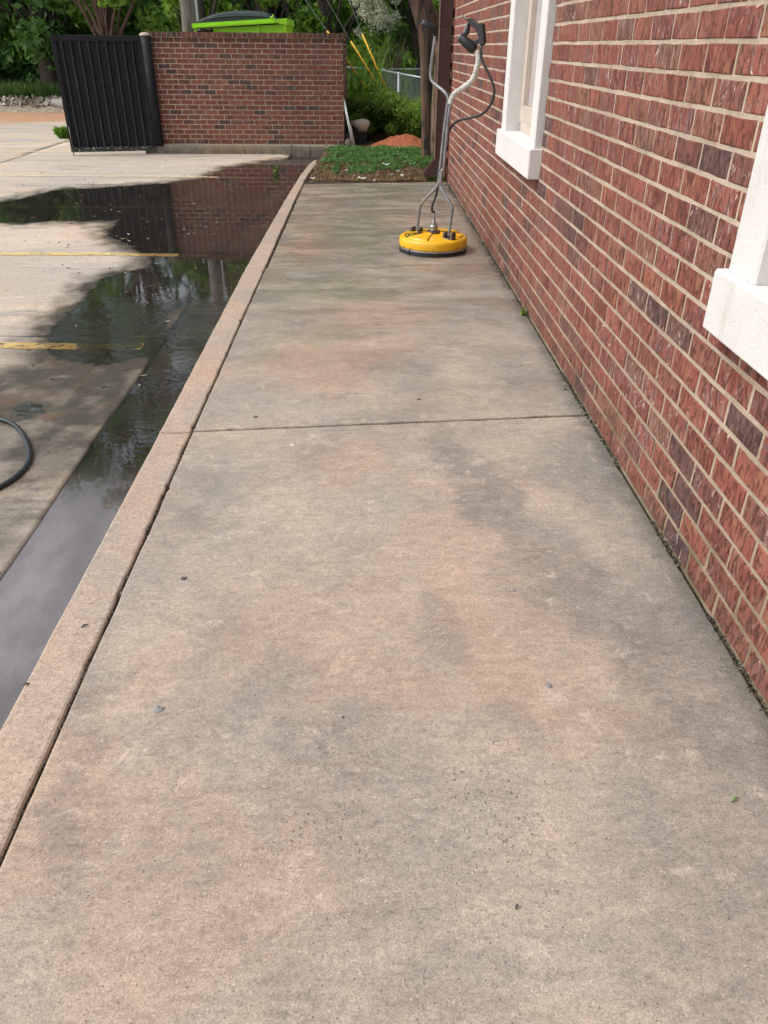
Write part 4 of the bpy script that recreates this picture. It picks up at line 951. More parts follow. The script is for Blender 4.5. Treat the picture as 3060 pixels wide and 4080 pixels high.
# ---- foliage
def leaves(centers, per, rad, size, seed, zmin=-.3, elong=1.6, up=.35, shell=.55, squash=.8, lvbias=0.):
    """kite leaves scattered through the clumps; returns V,F,lv"""
    r = np.random.RandomState(seed); Cn = np.asarray(centers, float); n = len(Cn); per = np.asarray(per if hasattr(per, '__len__') else [per]*n, int)
    idx = np.repeat(np.arange(n), per); N = len(idx); d = r.normal(size=(N, 3)); d /= np.linalg.norm(d, axis=1)[:, None]
    rr = (shell+(1-shell)*r.rand(N))**.8*(1+.22*r.normal(size=N)); radv = (np.asarray(rad)[idx] if hasattr(rad, '__len__') else np.full(N, rad))
    P = Cn[idx]+d*(rr*radv)[:, None]*np.array([1, 1, squash])
    keep = P[:, 2] > zmin; P, d, idx = P[keep], d[keep], idx[keep]; N = len(P)
    nrm_ = d*.8+r.normal(size=(N, 3))*.75+np.array([0, 0, up]); nrm_ /= np.linalg.norm(nrm_, axis=1)[:, None]
    t = np.cross(nrm_, r.normal(size=(N, 3))); t /= np.linalg.norm(t, axis=1)[:, None]; b = np.cross(nrm_, t)
    s_ = size*(.6+.8*r.rand(N))[:, None]
    V = np.stack([P-t*s_*.5*elong, P+b*s_*.42+nrm_*s_*.12, P+t*s_*.5*elong, P-b*s_*.42+nrm_*s_*.12], 1).reshape(-1, 3)
    F = np.arange(4*N).reshape(-1, 4); cl_ = r.rand(n)
    lv = np.clip(.22+.30*cl_[idx]+.42*r.rand(N)+lvbias, 0, 1)
    return V, F, lv
def crown(name, parent, centers, per, rad, size, mat, seed, **k):
    V, F, lv = leaves(centers, per, rad, size, seed, **k); V = V-np.array(parent_loc(parent)) if parent else V
    return link(name, npmesh(name, V, F, mat, {'lv': ('FACE', lv)}), parent)
def tree(x, y, h, r, seed, mat, label, group='trees beyond the lot', low=.3, n=34, per=620, size=.16, bark=None, cat='tree', name='tree', stems=1, lvb=0.):
    h = h*1.16 if h > 6 else h; q = random.Random(seed); zb_ = -.3; T = empty(name, (x, y, zb_), label, cat, group)
    cs = []; rs = []
    for k in range(n):
        t = (k+.5)/n; z = low+(h-low)*t**.85; env = r*(math.sin(min(1, (z-low+.8)/(h-low+.8)*1.02)*math.pi*.94+.12)**.6) if z < h else .3
        a = k*2.4+q.uniform(-.6, .6); rr = env*math.sqrt(q.uniform(.15, 1)); cr = q.uniform(.16, .30)*r*(1 if z < h*.8 else .75)
        cs.append((x+rr*math.cos(a), y+rr*math.sin(a), z)); rs.append(cr)
    m = MB(); bases = []
    for s_ in range(stems):
        ox, oy = (q.uniform(-.25, .25), q.uniform(-.15, .15)) if stems > 1 else (0, 0); lean = (q.uniform(-1, 1)*.12, q.uniform(-1, 1)*.1)
        pth = [(x+ox*(.4+t*1.6)+lean[0]*h*t*t, y+oy+lean[1]*h*t*t, zb_+(h*.82)*t) for t in (0, .15, .35, .6, .85, 1)]
        rb = (.09+h*.016)/stems**(.5 if stems < 3 else .85); m.tube(pth, [rb*1.25, rb, rb*.85, rb*.6, rb*.35, rb*.12], 8, sub=2); bases.append(pth)
    m.build('trunk', bark or MT['bark_dark'], T)
    m = MB()
    for k, c_ in enumerate(cs):
        pth = bases[k % stems]; z = max(.6, c_[2]*.62); t = min(4, max(1, int(z/(h*.82)*5))); a = pth[t]
        mid_ = ((a[0]+c_[0])/2+q.uniform(-.2, .2), (a[1]+c_[1])/2+q.uniform(-.2, .2), (a[2]*.45+c_[2]*.55)); rb = .02+h*.003
        m.tube([a, mid_, c_], [rb, rb*.6, rb*.2], 5, sub=2, caps=False)
    m.build('limbs', bark or MT['bark_dark'], T)
    pr_ = [int(per*(1 if c_[2] < 3.6 else .20)) for c_ in cs]; rs = [r_*(1 if c_[2] < 3.6 else .86) for r_, c_ in zip(rs, cs)]
    crown('crown', T, cs, pr_, rs, size, mat, seed, lvbias=lvb, shell=.3)
    return T
L_, Ld, Ll = MT['leaf'], MT['leaf_dark'], MT['leaf_lime']
tree(-11.5, 27.0, 11.5, 4.0, 101, Ld, 'dark leafy tree at the far left edge behind the grass strip', n=44, per=620, size=.17)
tree(-15.5, 25.0, 9.5, 3.6, 102, L_, 'mid green tree beyond the left edge of the lot', n=36, per=420)
tree(-8.6, 24.5, 11.0, 3.0, 103, Ld, 'dense dark green tree behind the left part of the black gate', n=44, per=700, size=.14)
tree(-6.3, 22.5, 9.0, 2.5, 104, L_, 'green tree with many thin pinkish stems above the black gate', n=34, per=520, size=.13, bark=MT['stem_pink'], stems=9, low=1.5)
tree(-5.0, 27.5, 12.0, 3.2, 105, Ld, 'tall dark tree rising behind the gate post', n=44, per=600, size=.15)
tree(-2.6, 24.5, 10.5, 2.6, 106, L_, 'green tree standing behind the dumpster lid', n=42, per=680, size=.13)
tree(-3.6, 20.5, 5.2, 1.2, 107, Ll, 'light green sapling crown just left of the utility pole', n=18, per=420, size=.11, low=1.6)
tree(-.9, 21.5, 6.4, 1.9, 108, Ll, 'bright yellow-green tree right above the dumpster', n=26, per=560, size=.12, low=.9)
tree(.4, 25.5, 10.0, 2.7, 109, Ld, 'shady dark tree between the dumpster and the white blossom', n=40, per=640, size=.14)
tree(2.4, 26.5, 11.0, 3.0, 110, L_, 'green tree behind the white blossoms and chain link fence', n=42, per=660, size=.14)
tree(5.0, 25.0, 9.0, 2.8, 111, Ld, 'dark tree seen behind the twin brown trunks', n=34, per=520, size=.14)
tree(8.0, 24.0, 9.5, 3.2, 112, L_, 'green tree hidden mostly by the brick building', n=30, per=260, size=.18)
# low leafy understorey that closes the foot of the wood
V_, F_, lv_ = [], [], []
cs = [(rnd.uniform(-20, 10), rnd.uniform(24.5, 31), rnd.uniform(-.1, 2.9)) for _ in range(420)]
rs = [rnd.uniform(.5, 1.0) for _ in cs]
V, F, lv = leaves(cs, 330, rs, .16, 55); o = link('undergrowth', npmesh('undergrowth', V, F, Ld, {'lv': ('FACE', lv)})); o['kind'] = 'stuff'
cs = [(rnd.uniform(-34, 26), rnd.uniform(33, 44), rnd.uniform(.5, 4.2)) for _ in range(200)]; rs = [rnd.uniform(1.6, 3.0) for _ in cs]
V, F, lv = leaves(cs, 330, rs, .42, 56); o = link('far_woods', npmesh('far_woods', V, F, Ld, {'lv': ('FACE', lv)})); o['kind'] = 'stuff'
# white flowering shrub
wf = tree(1.35, 22.0, 3.6, 1.35, 120, L_, 'shrub covered in white blossom behind the yellow guy guards', None, n=22, per=420, size=.11, low=.5, cat='shrub', name='flowering_shrub')
cs = []
for _ in range(70):
    p = atY(rnd.triangular(1380, 1600, 1500), rnd.triangular(-60, 150, 50), 20.9+rnd.uniform(-.4, .5)); cs.append(tuple(p))
crown('blossoms', wf, cs, 85, [rnd.uniform(.07, .15) for _ in cs], .042, MT['blossom'], 121, elong=1.1, shell=.1)
# hedge
hd = empty('hedge', (.6, 14.9, -.1), 'low bright green hedge beyond the brick wall, in front of the fence', 'hedge')
cs = []; rs = []; hr = random.Random(4)
for k in range(420):
    Y = hr.uniform(14.0, 16.6); X = hr.uniform(-.24, 2.4); u = (X+.3)/2.7; top = .42-.06*u+.06*(u < .3)+.05*math.sin(X*5)+.06*(Y-14)/2.6
    z = hr.uniform(-.05, 1)**.7*top if hr.random() < .5 else top-hr.uniform(0, .12)
    z = float(z.real) if isinstance(z, complex) else z
    if X < .42 and Y < 14.5 and z < .55: continue
    cs.append((X, Y, z)); rs.append(hr.uniform(.10, .19))
crown('foliage', hd, cs, 190, rs, .034, MT['leaf_hedge'], 131, zmin=-.08, elong=1.7, shell=.35)
m = MB()
for k in range(26):
    X, Y = hr.uniform(-.1, 2.3), hr.uniform(14.2, 16.2); m.tube([(X, Y, -.1), (X+hr.uniform(-.1, .1), Y, .2), (X+hr.uniform(-.2, .2), Y, .42)], [.012, .009, .004], 5)
m.build('stems', MT['bark_dark'], hd)
# tall weeds between hedge and fence
def blades(pts, h, wd, mat, name, seed, seg=3, bend=.5, parent=None, kind='stuff'):
    r = np.random.RandomState(seed); P = np.asarray(pts, float); N = len(P); H_ = h*(.5+.8*r.rand(N)) if not hasattr(h, '__len__') else np.asarray(h)*(.6+.6*r.rand(N))
    a = r.rand(N)*2*np.pi; dx = np.stack([np.cos(a), np.sin(a), 0*a], 1); a2 = a+np.pi/2+r.normal(size=N)*.5; sd_ = np.stack([np.cos(a2), np.sin(a2), 0*a], 1)
    bd = bend*(.3+r.rand(N)); V = []
    for k in range(seg+1):
        t = k/seg; c_ = P+dx*(H_*bd*t*t)[:, None]+np.array([0, 0, 1])*(H_*t*(1-.25*bd*t))[:, None]; ww = wd*(1-t)**.7*.5+wd*.04
        V += [c_-sd_*ww, c_+sd_*ww]
    V = np.stack(V, 1).reshape(-1, 3); b = np.arange(N)[:, None]*(2*(seg+1)); F = np.concatenate([np.stack([b[:, 0]+2*k, b[:, 0]+2*k+1, b[:, 0]+2*k+3, b[:, 0]+2*k+2], 1) for k in range(seg)])
    lv = np.tile(np.clip(.1+.85*r.rand(N), 0, 1), seg)
    if parent: V = V-np.array(parent_loc(parent))
    o_ = link(name, npmesh(name, V, F, mat, {'lv': ('FACE', lv)}), parent)
    if kind: o_['kind'] = kind
    return o_
pts = [(rnd.uniform(-.4, 3.2), rnd.uniform(16.4, 19.0), -.3) for _ in range(5200)]
blades(pts, [.42+.42*rnd.random() for _ in pts], .018, MT['weed'], 'tall_weeds', 141, bend=.35)
pts = [(rnd.gauss(c_, .3), rnd.uniform(19.5, 21.5), -.3) for c_ in (-.1, .5, 1.9, 2.6) for _ in range(230)]
blades(pts, [1.1+.8*rnd.random() for _ in pts], .03, MT['leaf_lime'], 'tall_reeds', 142, bend=.25)
def weed_plant(name, label, cat, x, y, z, h, n, mat, seed, leaf=.07, group=None, per=26, spread=.35):
    q = random.Random(seed); T = empty(name, (x, y, z), label, cat, group); m = MB(); cs = []
    for k in range(n):
        a = q.uniform(0, 6.28); l = q.uniform(.6, 1)*h; tp = (x+math.cos(a)*h*spread*q.random(), y+math.sin(a)*h*spread*.8*q.random(), z+l)
        m.tube([(x+q.uniform(-.02, .02), y, z), ((x+tp[0])/2, (y+tp[1])/2, z+l*.55), tp], [.006, .005, .002], 5, sub=2)
        for t in (.35, .5, .65, .8, 1): cs.append((x+(tp[0]-x)*t, y+(tp[1]-y)*t, z+l*t))
    m.build('stem', MT['stem_pink'], T); crown('leaves', T, cs, per, h*.16, leaf, mat, seed, zmin=z, elong=2.2, shell=.2); return T
p = atY(1455, 345, 16.7)
weed_plant('sapling', 'bright green leafy sapling in front of the chain link fence, crossing two yellow guards', 'sapling', p[0], 16.0, -.1, .98, 6, MT['leaf_lime'], 151, .07, None, 9)
# bare shrub
p = atY(1545, 260, 20.0); q = random.Random(9); T = empty('bare_shrub', (p[0], 20.0, -.3), 'leafless brown shrub with thin forked twigs behind the chain link fence', 'shrub'); m = MB()
for k in range(16):
    a = q.uniform(-1, 1); b_ = (p[0]+q.uniform(-.05, .05), 20, -.3); c_ = (p[0]+a*.2, 20+q.uniform(-.1, .1), .6); e2 = (p[0]+a*.5, 20+q.uniform(-.3, .3), q.uniform(1.0, 1.55)); m.tube([b_, c_, e2], [.012, .009, .003], 5, sub=3)
    for _ in range(3): t = q.uniform(.3, .9); s_ = tuple(c_[i]+(e2[i]-c_[i])*t for i in range(3)); m.tube([s_, (s_[0]+q.uniform(-.25, .25), s_[1], s_[2]+q.uniform(.1, .35))], [.005, .002], 4)
m.build('twigs', MT['stem_pink'], T)

# ---- twin trunks of the crape myrtle in the grass bed
mt_ = empty('crape_myrtle', (.9, 11.4, 0), 'tree with two close brown mottled trunks standing in the grass bed', 'tree')
def trunk_from(pts, Y, name):
    m = MB(); P = []; R_ = []
    for (xa, xb, y) in pts:
        a, b = atY(*c3(xa, y), Y), atY(*c3(xb, y), Y); P.append((a+b)/2); R_.append(abs(b[0]-a[0])/2)
    m.tube(P, R_, 16, sub=6)
    for i in range(len(m.v)):
        v = m.v[i]; th = math.atan2(v[1]-Y, v[0]-P[0][0]); k = 1+.0; m.v[i] = (v[0]+.006*math.sin(th*5+v[2]*4), v[1]+.006*math.cos(th*4+v[2]*3), v[2])
    return m, P
def climb(m, P, tgt, r0): m.tube([P, ((P[0]+tgt[0])/2, (P[1]+tgt[1])/2, (P[2]*.5+tgt[2]*.5)+.1), tgt], [r0, r0*.8, r0*.45], 10, sub=4)
m, P = trunk_from([(885, 968, 1330), (893, 962, 1200), (890, 968, 900), (876, 985, 520), (862, 985, 300), (835, 975, 170), (800, 935, 40), (765, 880, -60)], 11.25, 'trunk')
climb(m, tuple(P[-1]), (-.1, 11.2, 3.4), .07); m.build('trunk', MT['bark'], mt_)
m, P = trunk_from([(950, 1050, 1320), (962, 1045, 1200), (978, 1058, 900), (1000, 1075, 520), (1005, 1098, 300), (1025, 1112, 160), (1045, 1118, 40), (1050, 1125, -60)], 11.65, 'trunk')
climb(m, tuple(P[-1]), (1.1, 11.8, 3.6), .06)
a = atY(*c3(1045, 300), 11.62); b = atY(*c3(965, 90), 11.55); c_ = atY(*c3(925, -60), 11.5); m.tube([a, b, c_, (.35, 11.6, 3.3)], [.085, .068, .058, .03], 12, sub=5)
m.build('trunk', MT['bark2'], mt_)
q = random.Random(77); cs = [(q.uniform(-1.1, 1.9), q.uniform(10.6, 13.4), q.uniform(3.1, 5.6)) for _ in range(36)]
crown('crown', mt_, cs, 330, [q.uniform(.3, .6) for _ in cs], .065, MT['leaf'], 161, zmin=2.4)
m = MB()
for c_ in cs[:20]: m.tube([(.4+q.uniform(-.5, .7), 11.6, 3.3), ((c_[0]+.4)/2, (c_[1]+11.6)/2, (c_[2]+3.6)/2), c_], [.03, .02, .006], 5)
m.build('limbs', MT['bark'], mt_)

# ---- planting bed
gx, gy = np.meshgrid(np.linspace(-.69, 3.2, 90), np.linspace(9.47, 13.1, 100))
def bed_z(x, y): return -.012+.045*np.clip((y-9.6)/1.2, 0, 1)+.018*fbm(x, y, 2.2, 4, 61)-.055*np.clip((y-12.0)/.9, 0, 1)-.04*np.clip((-.52-x)/.15, 0, 1)
def sheet(name, gx, gy, z, mat, kind='structure'):
    ny, nx = gx.shape; V = np.stack([gx, gy, z], -1).reshape(-1, 3); a = (np.arange(ny-1)[:, None]*nx+np.arange(nx-1)).ravel(); F = np.stack([a, a+1, a+nx+1, a+nx], 1)
    o_ = link(name, npmesh(name, V, F, mat, None, True)); o_['kind'] = kind; return o_
gx = np.maximum(gx, np.interp(gy, [9.3, 9.9, 10.9, 11.35, 13.2], [-.695, -.685, -.635, -.60, -.62]))
sheet('bed_soil_ground', gx, gy, bed_z(gx, gy), MT['mulch_soil'])
gx, gy = np.meshgrid(np.linspace(-.40, 6, 60), np.linspace(12.95, 24, 70)); z = -.06+.03*fbm(gx, gy, 1.2, 4, 62)-.5*np.clip((gy-17)/4, 0, 1); z = np.where((gx < .1) & (gy < 13.5), -.08, z)
sheet('back_bed_ground', gx, gy, z, MT['mulch_soil'])
gx, gy = np.meshgrid(np.linspace(-40, 12, 90), np.linspace(22.0, 45, 50)); z = -.16+.12*fbm(gx, gy, .35, 4, 63)+.35*np.clip((gy-22)/3, 0, 1)*(gx < -3)-.3*(gx > -3)
sheet('verge_ground', gx, gy, z, MT['earth'])
# grass and straw in the bed
r = np.random.RandomState(5); N = 12000; X = r.uniform(-.62, 1.6, N); Y = r.uniform(9.5, 12.7, N)
dens = np.clip((Y-10.2+.5*fbm(X, Y, 2.3, 4, 71))/.5, 0.04, 1)*np.clip(.75+.9*fbm(X, Y, 4.5, 3, 72), .12, 1)*np.clip((12.75-Y)/.3, 0, 1); kk = r.rand(N) < dens; X, Y = X[kk], Y[kk]
kk = (X > np.interp(Y, [9.4, 10.9, 11.4, 12.6], [-.66, -.60, -.50, -.62])); X, Y = X[kk], Y[kk]
blades(np.stack([X, Y, bed_z(X, Y)-.005], 1), .02+.075*np.clip(.5+fbm(X, Y, 3.1, 3, 73), .1, 1.2), .014, MT['grass'], 'bed_grass', 172, bend=1.3)
N = 7000; X = r.uniform(-.66, 1.6, N); Y = 9.5+r.rand(N)**1.3*1.5
blades(np.stack([X, Y, bed_z(X, Y)-.003], 1), .045, .009, MT['straw'], 'dry_grass', 173, bend=1.6)
N = 2600; X = r.uniform(-.66, .9, N); Y = r.uniform(9.49, 9.62, N); blades(np.stack([X, Y, bed_z(X, Y)-.003], 1), .03, .006, MT['straw'], 'edge_grass', 174, bend=1.4)
N = 900; X = r.uniform(.7, .92, N); Y = r.uniform(9.5, 9.9, N); blades(np.stack([X, Y, bed_z(X, Y)-.003], 1), .06, .009, MT['grass'], 'corner_grass', 175, bend=1.0)
r2_ = np.random.RandomState(6); n_ = 900; X = r2_.uniform(-.60, 1.5, n_); Y = r2_.uniform(10.0, 12.7, n_); kk = (fbm(X, Y, 3.4, 3, 74)+.25*np.clip((Y-10.4)*2, -1, 1) > .02) & (X > np.interp(Y, [9.4, 10.9, 11.4, 12.6], [-.60, -.54, -.42, -.56])); X, Y = X[kk], Y[kk]
V, F, lv = leaves(np.stack([X, Y, bed_z(X, Y)+.02], 1), 34, r2_.uniform(.03, .075, len(X)), .021, 176, zmin=-.2, squash=.6, shell=.2); o = link('ground_cover', npmesh('ground_cover', V, F, MT['leaf_cover'], {'lv': ('FACE', lv)})); o['kind'] = 'stuff'
# wood chips
def chips(name, X, Y, Z, size, mat, seed, kind='stuff', flat=.35):
    r = np.random.RandomState(seed); N = len(X); P = np.stack([X, Y, Z], 1); t = r.normal(size=(N, 3)); t[:, 2] *= flat; t /= np.linalg.norm(t, axis=1)[:, None]
    up_ = np.array([0, 0, 1.])+r.normal(size=(N, 3))*flat*.6; b = np.cross(up_, t); b /= np.linalg.norm(b, axis=1)[:, None]; n_ = np.cross(t, b); s_ = (size*(.5+r.rand(N)))[:, None]; w_ = s_*(.15+.3*r.rand(N))[:, None]; h_ = w_*.45
    cs = [P+t*s_*a+b*w_*c_+n_*h_*d for d in (-1, 1) for (a, c_) in ((-1, -1), (1, -.7), (.9, 1), (-.9, .8))]
    V = np.stack(cs, 1).reshape(-1, 3); f = np.array([(0, 3, 2, 1), (4, 5, 6, 7), (0, 1, 5, 4), (1, 2, 6, 5), (2, 3, 7, 6), (3, 0, 4, 7)]); F = (np.arange(N)[:, None, None]*8+f).reshape(-1, 4)
    o_ = link(name, npmesh(name, V, F, mat, {'lv': ('FACE', np.repeat(r.rand(N), 6))})); o_['kind'] = kind; return o_
N = 5000; X = r.uniform(-.66, 1.5, N); Y = r.uniform(9.5, 11.6, N); chips('mulch', X, Y, bed_z(X, Y)+.004, .018, leaf_mat('mulch_chips', [(0, (.03, .016, .012)), (.5, (.10, .05, .035)), (.9, (.2, .12, .08)), (1, (.36, .27, .2))], .0, .9), 181)
# stones and scraps in the bed
def pebble(name, c_, s_, mat, label, cat, seed, group=None, flat=.6):
    q = np.random.RandomState(seed); m = MB(); n1, n2 = 6, 8; V = []
    for i in range(1, n1):
        for j in range(n2):
            th, ph = math.pi*i/n1, 2*math.pi*j/n2; k = 1+.22*q.uniform(-1, 1); V.append((c_[0]+s_*k*math.sin(th)*math.cos(ph), c_[1]+s_*k*math.sin(th)*math.sin(ph)*.8, c_[2]+s_*flat*k*math.cos(th)))
    V.append((c_[0], c_[1], c_[2]+s_*flat)); V.append((c_[0], c_[1], c_[2]-s_*flat)); a, b = len(V)-2, len(V)-1
    F = [(i*n2+j, (i+1)*n2+j, (i+1)*n2+(j+1) % n2, i*n2+(j+1) % n2) for i in range(n1-2) for j in range(n2)]+[(a, j, (j+1) % n2) for j in range(n2)]+[(b, (n1-2)*n2+(j+1) % n2, (n1-2)*n2+j) for j in range(n2)]
    m.add(V, F, True); return tag(m.build(name, mat, origin=c_), label, cat, group)
def c8(x, y): return (1200+x/2.765, 480+y/2.765)
for i, (x, y, s_, lab) in enumerate([(508, 555, .026, 'pale stone in the mulch left of the crumpled white scrap'), (1070, 565, .030, 'tan stone upright in the mulch, just right of the white scrap'), (1120, 572, .018, 'small pale stone beside the tan upright stone'), (1120, 612, .026, 'whitish stone in the middle of the mulch near the tree'), (1000, 605, .022, 'grey stone just left of the whitish stone'), (815, 668, .022, 'pale stone touching the far edge of the sidewalk'), (1440, 580, .040, 'flat brown stone in the mulch beside the downspout foot')]):
    p = atZ(*c8(x, y), .01); pebble('stone', (p[0], p[1], .015), s_, MT['rock'] if i != 3 else MT['white_scrap'], lab, 'stone', i, 'stones in the planting bed')
def scrap(c_, L_, wd, rot, label, seed):
    q = random.Random(seed); m = MB(); n = 9; V = []; F = []
    for k in range(n):
        t = k/(n-1)-.5; x_, y_ = t*L_*math.cos(rot)+q.uniform(-.1, .1)*wd, t*L_*math.sin(rot)+q.uniform(-.5, .5)*wd; z_ = .016+.007*math.sin(k*1.1)+q.uniform(0, .004)
        V += [(c_[0]+x_, c_[1]+y_-wd/2, c_[2]+z_), (c_[0]+x_+.003, c_[1]+y_+wd/2, c_[2]+z_+.006), (c_[0]+x_, c_[1]+y_, c_[2]+z_+.010)]
    for k in range(n-1):
        for j in range(3): F.append((k*3+j, k*3+(j+1) % 3, (k+1)*3+(j+1) % 3, (k+1)*3+j))
    F += [(0, 1, 2), tuple((n-1)*3+j for j in (2, 1, 0))]; m.add(V, F); return tag(m.build('litter_scrap', MT['white_scrap'], origin=c_), label, 'litter', 'white scraps in the bed')
p = atZ(*c8(935, 500), .03); scrap((p[0], p[1], .03), .10, .014, -.5, 'crumpled white plastic strip lying on the grass edge of the bed', 1)
p = atZ(*c8(670, 650), .0); scrap((p[0], p[1], -.005), .10, .014, -.15, 'white slip lying in the mulch at the foot of the bed', 2)
p = atZ(*c8(125, 648), .0); scrap((p[0], p[1], -.01), .05, .012, .1, 'pale chip at the left front corner of the bed', 3)
# soil mound
mc = np.array([.62, 13.55]); n1, n2 = 60, 40; gx, gy = np.meshgrid(np.linspace(-1, 1, n1), np.linspace(-1, 1, n2)); rr = np.sqrt(gx**2+gy**2)
X = mc[0]+gx*.60; Y = mc[1]+gy*.5; Z = -.07+.185*np.clip(1-rr**1.5, 0, 1)*(1+.25*fbm(X, Y, 4, 4, 81))+.03*fbm(X, Y, 12, 4, 82)*np.clip(1.2-rr, 0, 1)
V = np.stack([X, Y, Z], -1).reshape(-1, 3); a = (np.arange(n2-1)[:, None]*n1+np.arange(n1-1)).ravel(); F = np.stack([a, a+1, a+n1+1, a+n1], 1)
o = link('soil_mound', npmesh('soil_mound', V-[mc[0], mc[1], -.07], F, MT['clay'], None, True), loc=(mc[0], mc[1], -.07)); tag(o, 'low mound of orange red clay in front of the hedge', 'soil pile')
# dark bin with tan cloth, strips and pipe by the wall end
def b3(x, y): return (1340+x/9.217, 360+y/9.217)
BY = 13.95
def bp(x, y, Y=BY): return atY(*b3(x, y), Y)
m = MB(); A = [bp(560, 1290), bp(900, 1520), bp(1130, 1480), bp(1080, 2060), bp(690, 2070)]
m.prism([(p[0], BY, p[2]) for p in A], (0, .45, 0)); m.f = [f[::-1] for f in m.f]; o = m.build('refuse_bin', MT['bin'], origin=(A[0][0], BY, -.07)); tag(o, 'black bin half hidden in the hedge under a tan cloth', 'bin')
m = MB(); TP = [bp(500, 1125), bp(700, 1115), bp(900, 1050), bp(1050, 1060), bp(1240, 1150), bp(1225, 1240), bp(1160, 1390), bp(1100, 1520), bp(960, 1500), bp(870, 1520), bp(700, 1370), bp(540, 1230)]
cc = bp(920, 1250); V = [(cc[0], BY-.10, cc[2]+.03)]
for p in TP: V.append((cc[0]+(p[0]-cc[0])*.55, BY-.08, cc[2]+(p[2]-cc[2])*.55+.01))
for i, p in enumerate(TP): V.append((p[0], BY-.03+(.10 if i < 5 else 0), p[2]))
for i, p in enumerate(TP): V.append((p[0]*.98+cc[0]*.02, BY+.02+(.12 if i < 5 else 0), p[2]-.008))
n = 12; F = [(0, 1+(i+1) % n, 1+i) for i in range(n)]+[(1+i, 1+(i+1) % n, 1+n+(i+1) % n, 1+n+i) for i in range(n)]+[(1+n+i, 1+n+(i+1) % n, 1+2*n+(i+1) % n, 1+2*n+i) for i in range(n)]
m.add(V, F, True); o = m.build('cloth', MT['cloth'], origin=(cc[0], BY, cc[2])); tag(o, 'tan cloth draped in a point over the black bin', 'cloth')
for i, (x0, y0, x1, y1, lab) in enumerate(((605, 2085, 275, 420, 'thin white strip leaning on the end of the brick wall, leftmost of the pair'), (660, 2110, 290, 335, 'longer thin pale strip leaning on the end of the brick wall, right of the pair'), (690, 2075, 510, 1200, 'short pale stake leaning beside the black bin'))):
    a, b = bp(x0, y0, 13.55), bp(x1, y1, 13.62); m = MB(); m.tube([a, b], .0085, 6); o = m.build('leaning_strip', MT['pvc'] if i != 2 else MT['cloth'], origin=tuple(a)); tag(o, lab, 'strip', 'strips leaning by the enclosure wall')
a, b, c_ = bp(380, 1700, 14.0), bp(430, 1850, 13.75), bp(470, 2000, 13.55)
m = MB(); m.tube([a, b, c_], [.062, .068, .07], 16); m.tube([b, b+(c_-b)*.15], .076, 16); o = m.build('drain_pipe', simple('dirty_pipe', (.05, .04, .03), .7, var=.5, scale=20, bump=.002, dirt=((.28, .23, .17), .7)), origin=tuple(c_)); tag(o, 'short dark dirty pipe lying behind the end of the brick wall', 'pipe')

# ---- rubble, verge grass and weeds at the left
r = np.random.RandomState(15)
N = 42000; X = r.uniform(-17, -4.2, N); Y = 23.0+r.rand(N)**1.2*3.2; blades(np.stack([X, Y, np.full(N, -.05)+.1*np.clip((Y-22.5)/3, 0, 1)], 1), .42, .03, MT['grass'], 'verge_grass', 191, bend=.7)
gx, gy = np.meshgrid(np.linspace(-24, -3.5, 160), np.linspace(21.8, 23.6, 24)); zz_ = -.2+.26*np.sin(np.clip((gy-21.8)/1.8, 0, 1)*np.pi)*(.75+.5*fbm(gx, gy, 1.1, 4, 64))+.03*fbm(gx, gy, 5, 3, 65)
sheet('rubble_bank_ground', gx, gy, zz_, soil_mat('sandy_rubble', (.30, .245, .18), (.46, .40, .31), 9))
N = 1300; X = r.uniform(-20, -4, N); Y = 22.1+r.rand(N)*1.1
chips('rubble', X, Y, -.06+.12*np.clip((Y-22)/.7, 0, 1)+.03*r.rand(N), .085, leaf_mat('rubble_chips', [(0, (.16, .13, .10)), (.5, (.36, .31, .25)), (.9, (.5, .45, .38)), (1, (.7, .68, .66))], 0, .9), 192, flat=.8)
q = random.Random(31)
for i, (x, y, s_, lab) in enumerate([(55, 450, .52, 'large flat pale boulder at the left edge of the rubble strip'), (62, 434, .22, 'rounded grey boulder on top of the rubble'), (120, 448, .34, 'dark grey slab of rock in the middle of the rubble strip'), (170, 458, .24, 'low tan rock near the middle of the rubble strip'), (214, 440, .20, 'blue grey rock near the gate end of the rubble'), (214, 452, .13, 'small white rock near the gate end of the rubble'), (100, 460, .20, 'tan block of rubble at the front of the strip'), (10, 452, .42, 'pale slab at the extreme left of the rubble'), (245, 448, .22, 'broken grey rock right beside the gate edge')]):
    p = atZ(x, y, .02); pebble('boulder', (p[0], min(max(p[1], 22.3), 23.1), -.02+.05*(i == 1)), s_*.62, MT['white_scrap'] if i == 5 else MT['rock'], lab, 'rock', 40+i, 'rocks of the rubble strip', .55)
p = atZ(258, 545, ZL); weed_plant('weed', 'low green weed growing at the left edge of the black gate', 'weed', p[0]+.13, p[1]-.35, ZL, .17, 18, MT['leaf_lime'], 201, .05, 'weeds at the edges of the paving', 14, 1.1)
p = dz(1137, 680, .0); weed_plant('weed', 'tiny green sprig growing where the sidewalk meets the brick wall', 'weed', .90, p[1], .0, .035, 5, MT['leaf_lime'], 202, .016, 'weeds at the edges of the paving', 1, 1.8)
p = dz(596, 377, ZL); weed_plant('weed', 'small yellow green weed standing in the puddle near the kerb', 'weed', p[0], p[1], ZL, .09, 7, MT['weed'], 203, .025, 'weeds at the edges of the paving', 4, .5)
p = dz(518, 440-17, ZL)
